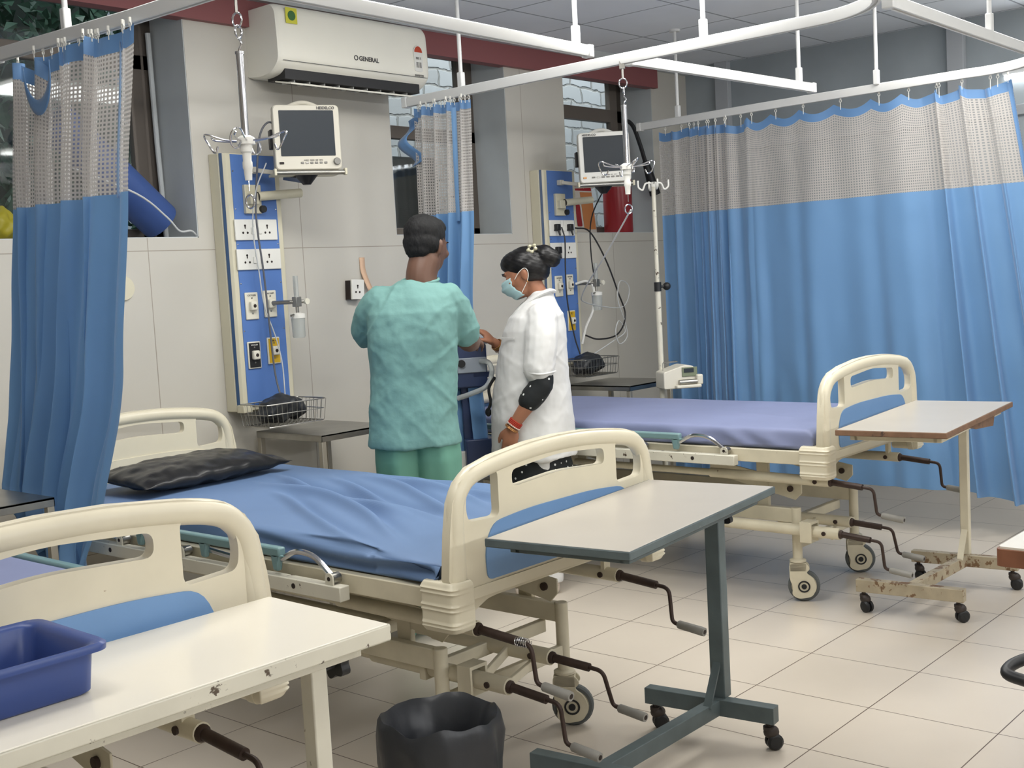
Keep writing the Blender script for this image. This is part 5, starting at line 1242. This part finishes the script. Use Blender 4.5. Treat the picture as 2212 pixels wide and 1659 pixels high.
# coat
g = G()
rings_body(g, [(-.018, 0, .615, .190, .19), (-.018, 0, .64, .190, .19), (-.018, 0, .80, .185, .185), (-.010, 0, .95, .168, .165), (.002, 0, 1.08, .152, .165), (.012, 0, 1.18, .140, .172), (.022, 0, 1.24, .118, .168), (.034, 0, 1.285, .082, .12), (.048, 0, 1.325, .058, .066), (.055, 0, 1.35, .050, .058)], 48)
limb(g, [(.042, -.125, 1.235), (.036, -.17, 1.14), (.020, -.192, 1.02)], [.070, .072, .070]); limb(g, [(.025, .135, 1.235), (-.02, .165, 1.15), (-.045, .17, 1.08)], [.062, .062, .058])
def coatd(p, n):
    q = cloth(11, .8)(p, n)
    if p.z < 1.0: q += n * (.008 * math.sin(math.atan2(p.y, p.x + .018) * 5 + p.z * 3) * (1.0 - p.z) * 2.2)
    return q
ct = remesh('white_coat', g, 'coat', t, vox=.0065, sm=4, disp=coatd)
g = G()
for q in (-1, 1): g.tube(smooth([(.105, q * .02, 1.345), (.085, q * .055, 1.35), (.03, q * .062, 1.33), (-.045, q * .045, 1.28), (-.098, q * .03, 1.21), (-.115, q * .02, 1.14)], 5), [.010] * 26, 8, ex=1.5)
obj('collar', g, 'coat', ct)
g = G(); g.box((-.115, -.118, 1.155), (.10, .004, .003), M=Matrix.Rotation(math.radians(-48), 3, 'Z')); obj('pocket_edge', g, 'coat', ct)
g = G(); g.tube(smooth([(.09, -.197, 1.005), (.022, -.262, 1.0), (-.045, -.197, 1.01), (.02, -.125, 1.0)], 6, closed=True), .004, 8, closed=True); obj('sleeve_hem', g, 'coat', ct)
# black dotted kurta: sleeves and skirt
g = G(); limb(g, [(.030, -.190, 1.02), (.026, -.197, .955), (-.028, -.197, .885)], [.046, .051, .051]); remesh('dotted_sleeve', g, 'polka', t, vox=.007, sm=3, disp=cloth(5, .6))
g = G(); limb(g, [(-.045, .17, 1.08), (-.06, .17, 1.035), (-.10, .15, 1.06)], [.047, .046, .043]); remesh('dotted_sleeve', g, 'polka', t, vox=.007, sm=3)
g = G()
rings_body(g, [(.0, 0, .42, .17, .17), (-.0, 0, .55, .155, .16), (-.01, 0, .70, .14, .15)], 40, 1)
remesh('dotted_kurta', g, 'polka', t, vox=.007, sm=3, disp=cloth(5, .6))
g = G()
for q in (-1, 1): rings_body(g, [(.025, q * .068, .055, .055, .052), (.02, q * .068, .25, .06, .06), (.01, q * .075, .5, .078, .075), (0, q * .075, .62, .08, .08)], 26, 1)
remesh('white_trousers', g, 'coat', t, vox=.007, sm=3, disp=cloth(8, .7))
g = G()
for q in (-1, 1): g.tube([(.062, q * .065, .022), (.03, q * .065, .026), (-.04, q * .067, .024), (-.10, q * .07, .02), (-.135, q * .07, .016)], [.022, .034, .036, .034, .018], 14, ex=1)
remesh('flat_shoes', g, 'shoe', t, vox=.0055, sm=2)
def band(name, c, d, r, th, m, n=1, bead=False):
    c = V(*c); d = V(*d).normalized(); x = d.cross(V(0, 0, 1)).normalized(); y = d.cross(x); g = G()
    for j in range(n):
        cc = c + d * j * th * 1.9
        if bead:
            for k in range(22): a = 2 * PI * k / 22; g.ell(cc + (x * math.cos(a) + y * math.sin(a)) * r, (th,) * 3, seg=8, n=6)
        else: g.tube([cc + (x * math.cos(a) + y * math.sin(a)) * r for a in [2 * PI * k / 24 for k in range(24)]], th, 8, closed=True)
    obj(name, g, m, t)
dl = V(*AL[-1]) - V(*AL[-2]); wl = V(*AL[-1]); band('red_thread_band', wl - dl.normalized() * .03, dl, .0285, .0032, 'redband', 4); band('pearl_bangle', wl - dl.normalized() * .008, dl, .029, .0042, 'pearl', 1, True); band('bangle', wl + dl.normalized() * .004, dl, .030, .0026, 'gold', 2)
band('arm_thread', V(*AL[3]) + V(.012, 0, .012), dl, .036, .0014, 'redband', 1)
dr = V(*AR[-1]) - V(*AR[-2]); wr_ = V(*AR[-1]); band('bangle', wr_ - dr.normalized() * .02, dr, .027, .0026, 'gold', 3); band('pearl_bangle', wr_ - dr.normalized() * .035, dr, .028, .0036, 'pearl', 1, True)
fp = wl + V(-.22, .05, -1).normalized() * .085; band('finger_ring', fp + V(-.005, -.004, 0), (-.1, 0, -1), .0105, .0014, 'chrome', 1)
g = G(); g.tube(smooth([(-.175, -.02, .98), (-.205, -.02, .93), (-.20, -.03, .87), (-.215, -.03, .83)], 5), .007, 8); g.ell((-.213, -.03, .825), (.014, .006, .02)); obj('waist_cord', g, 'soft', t)
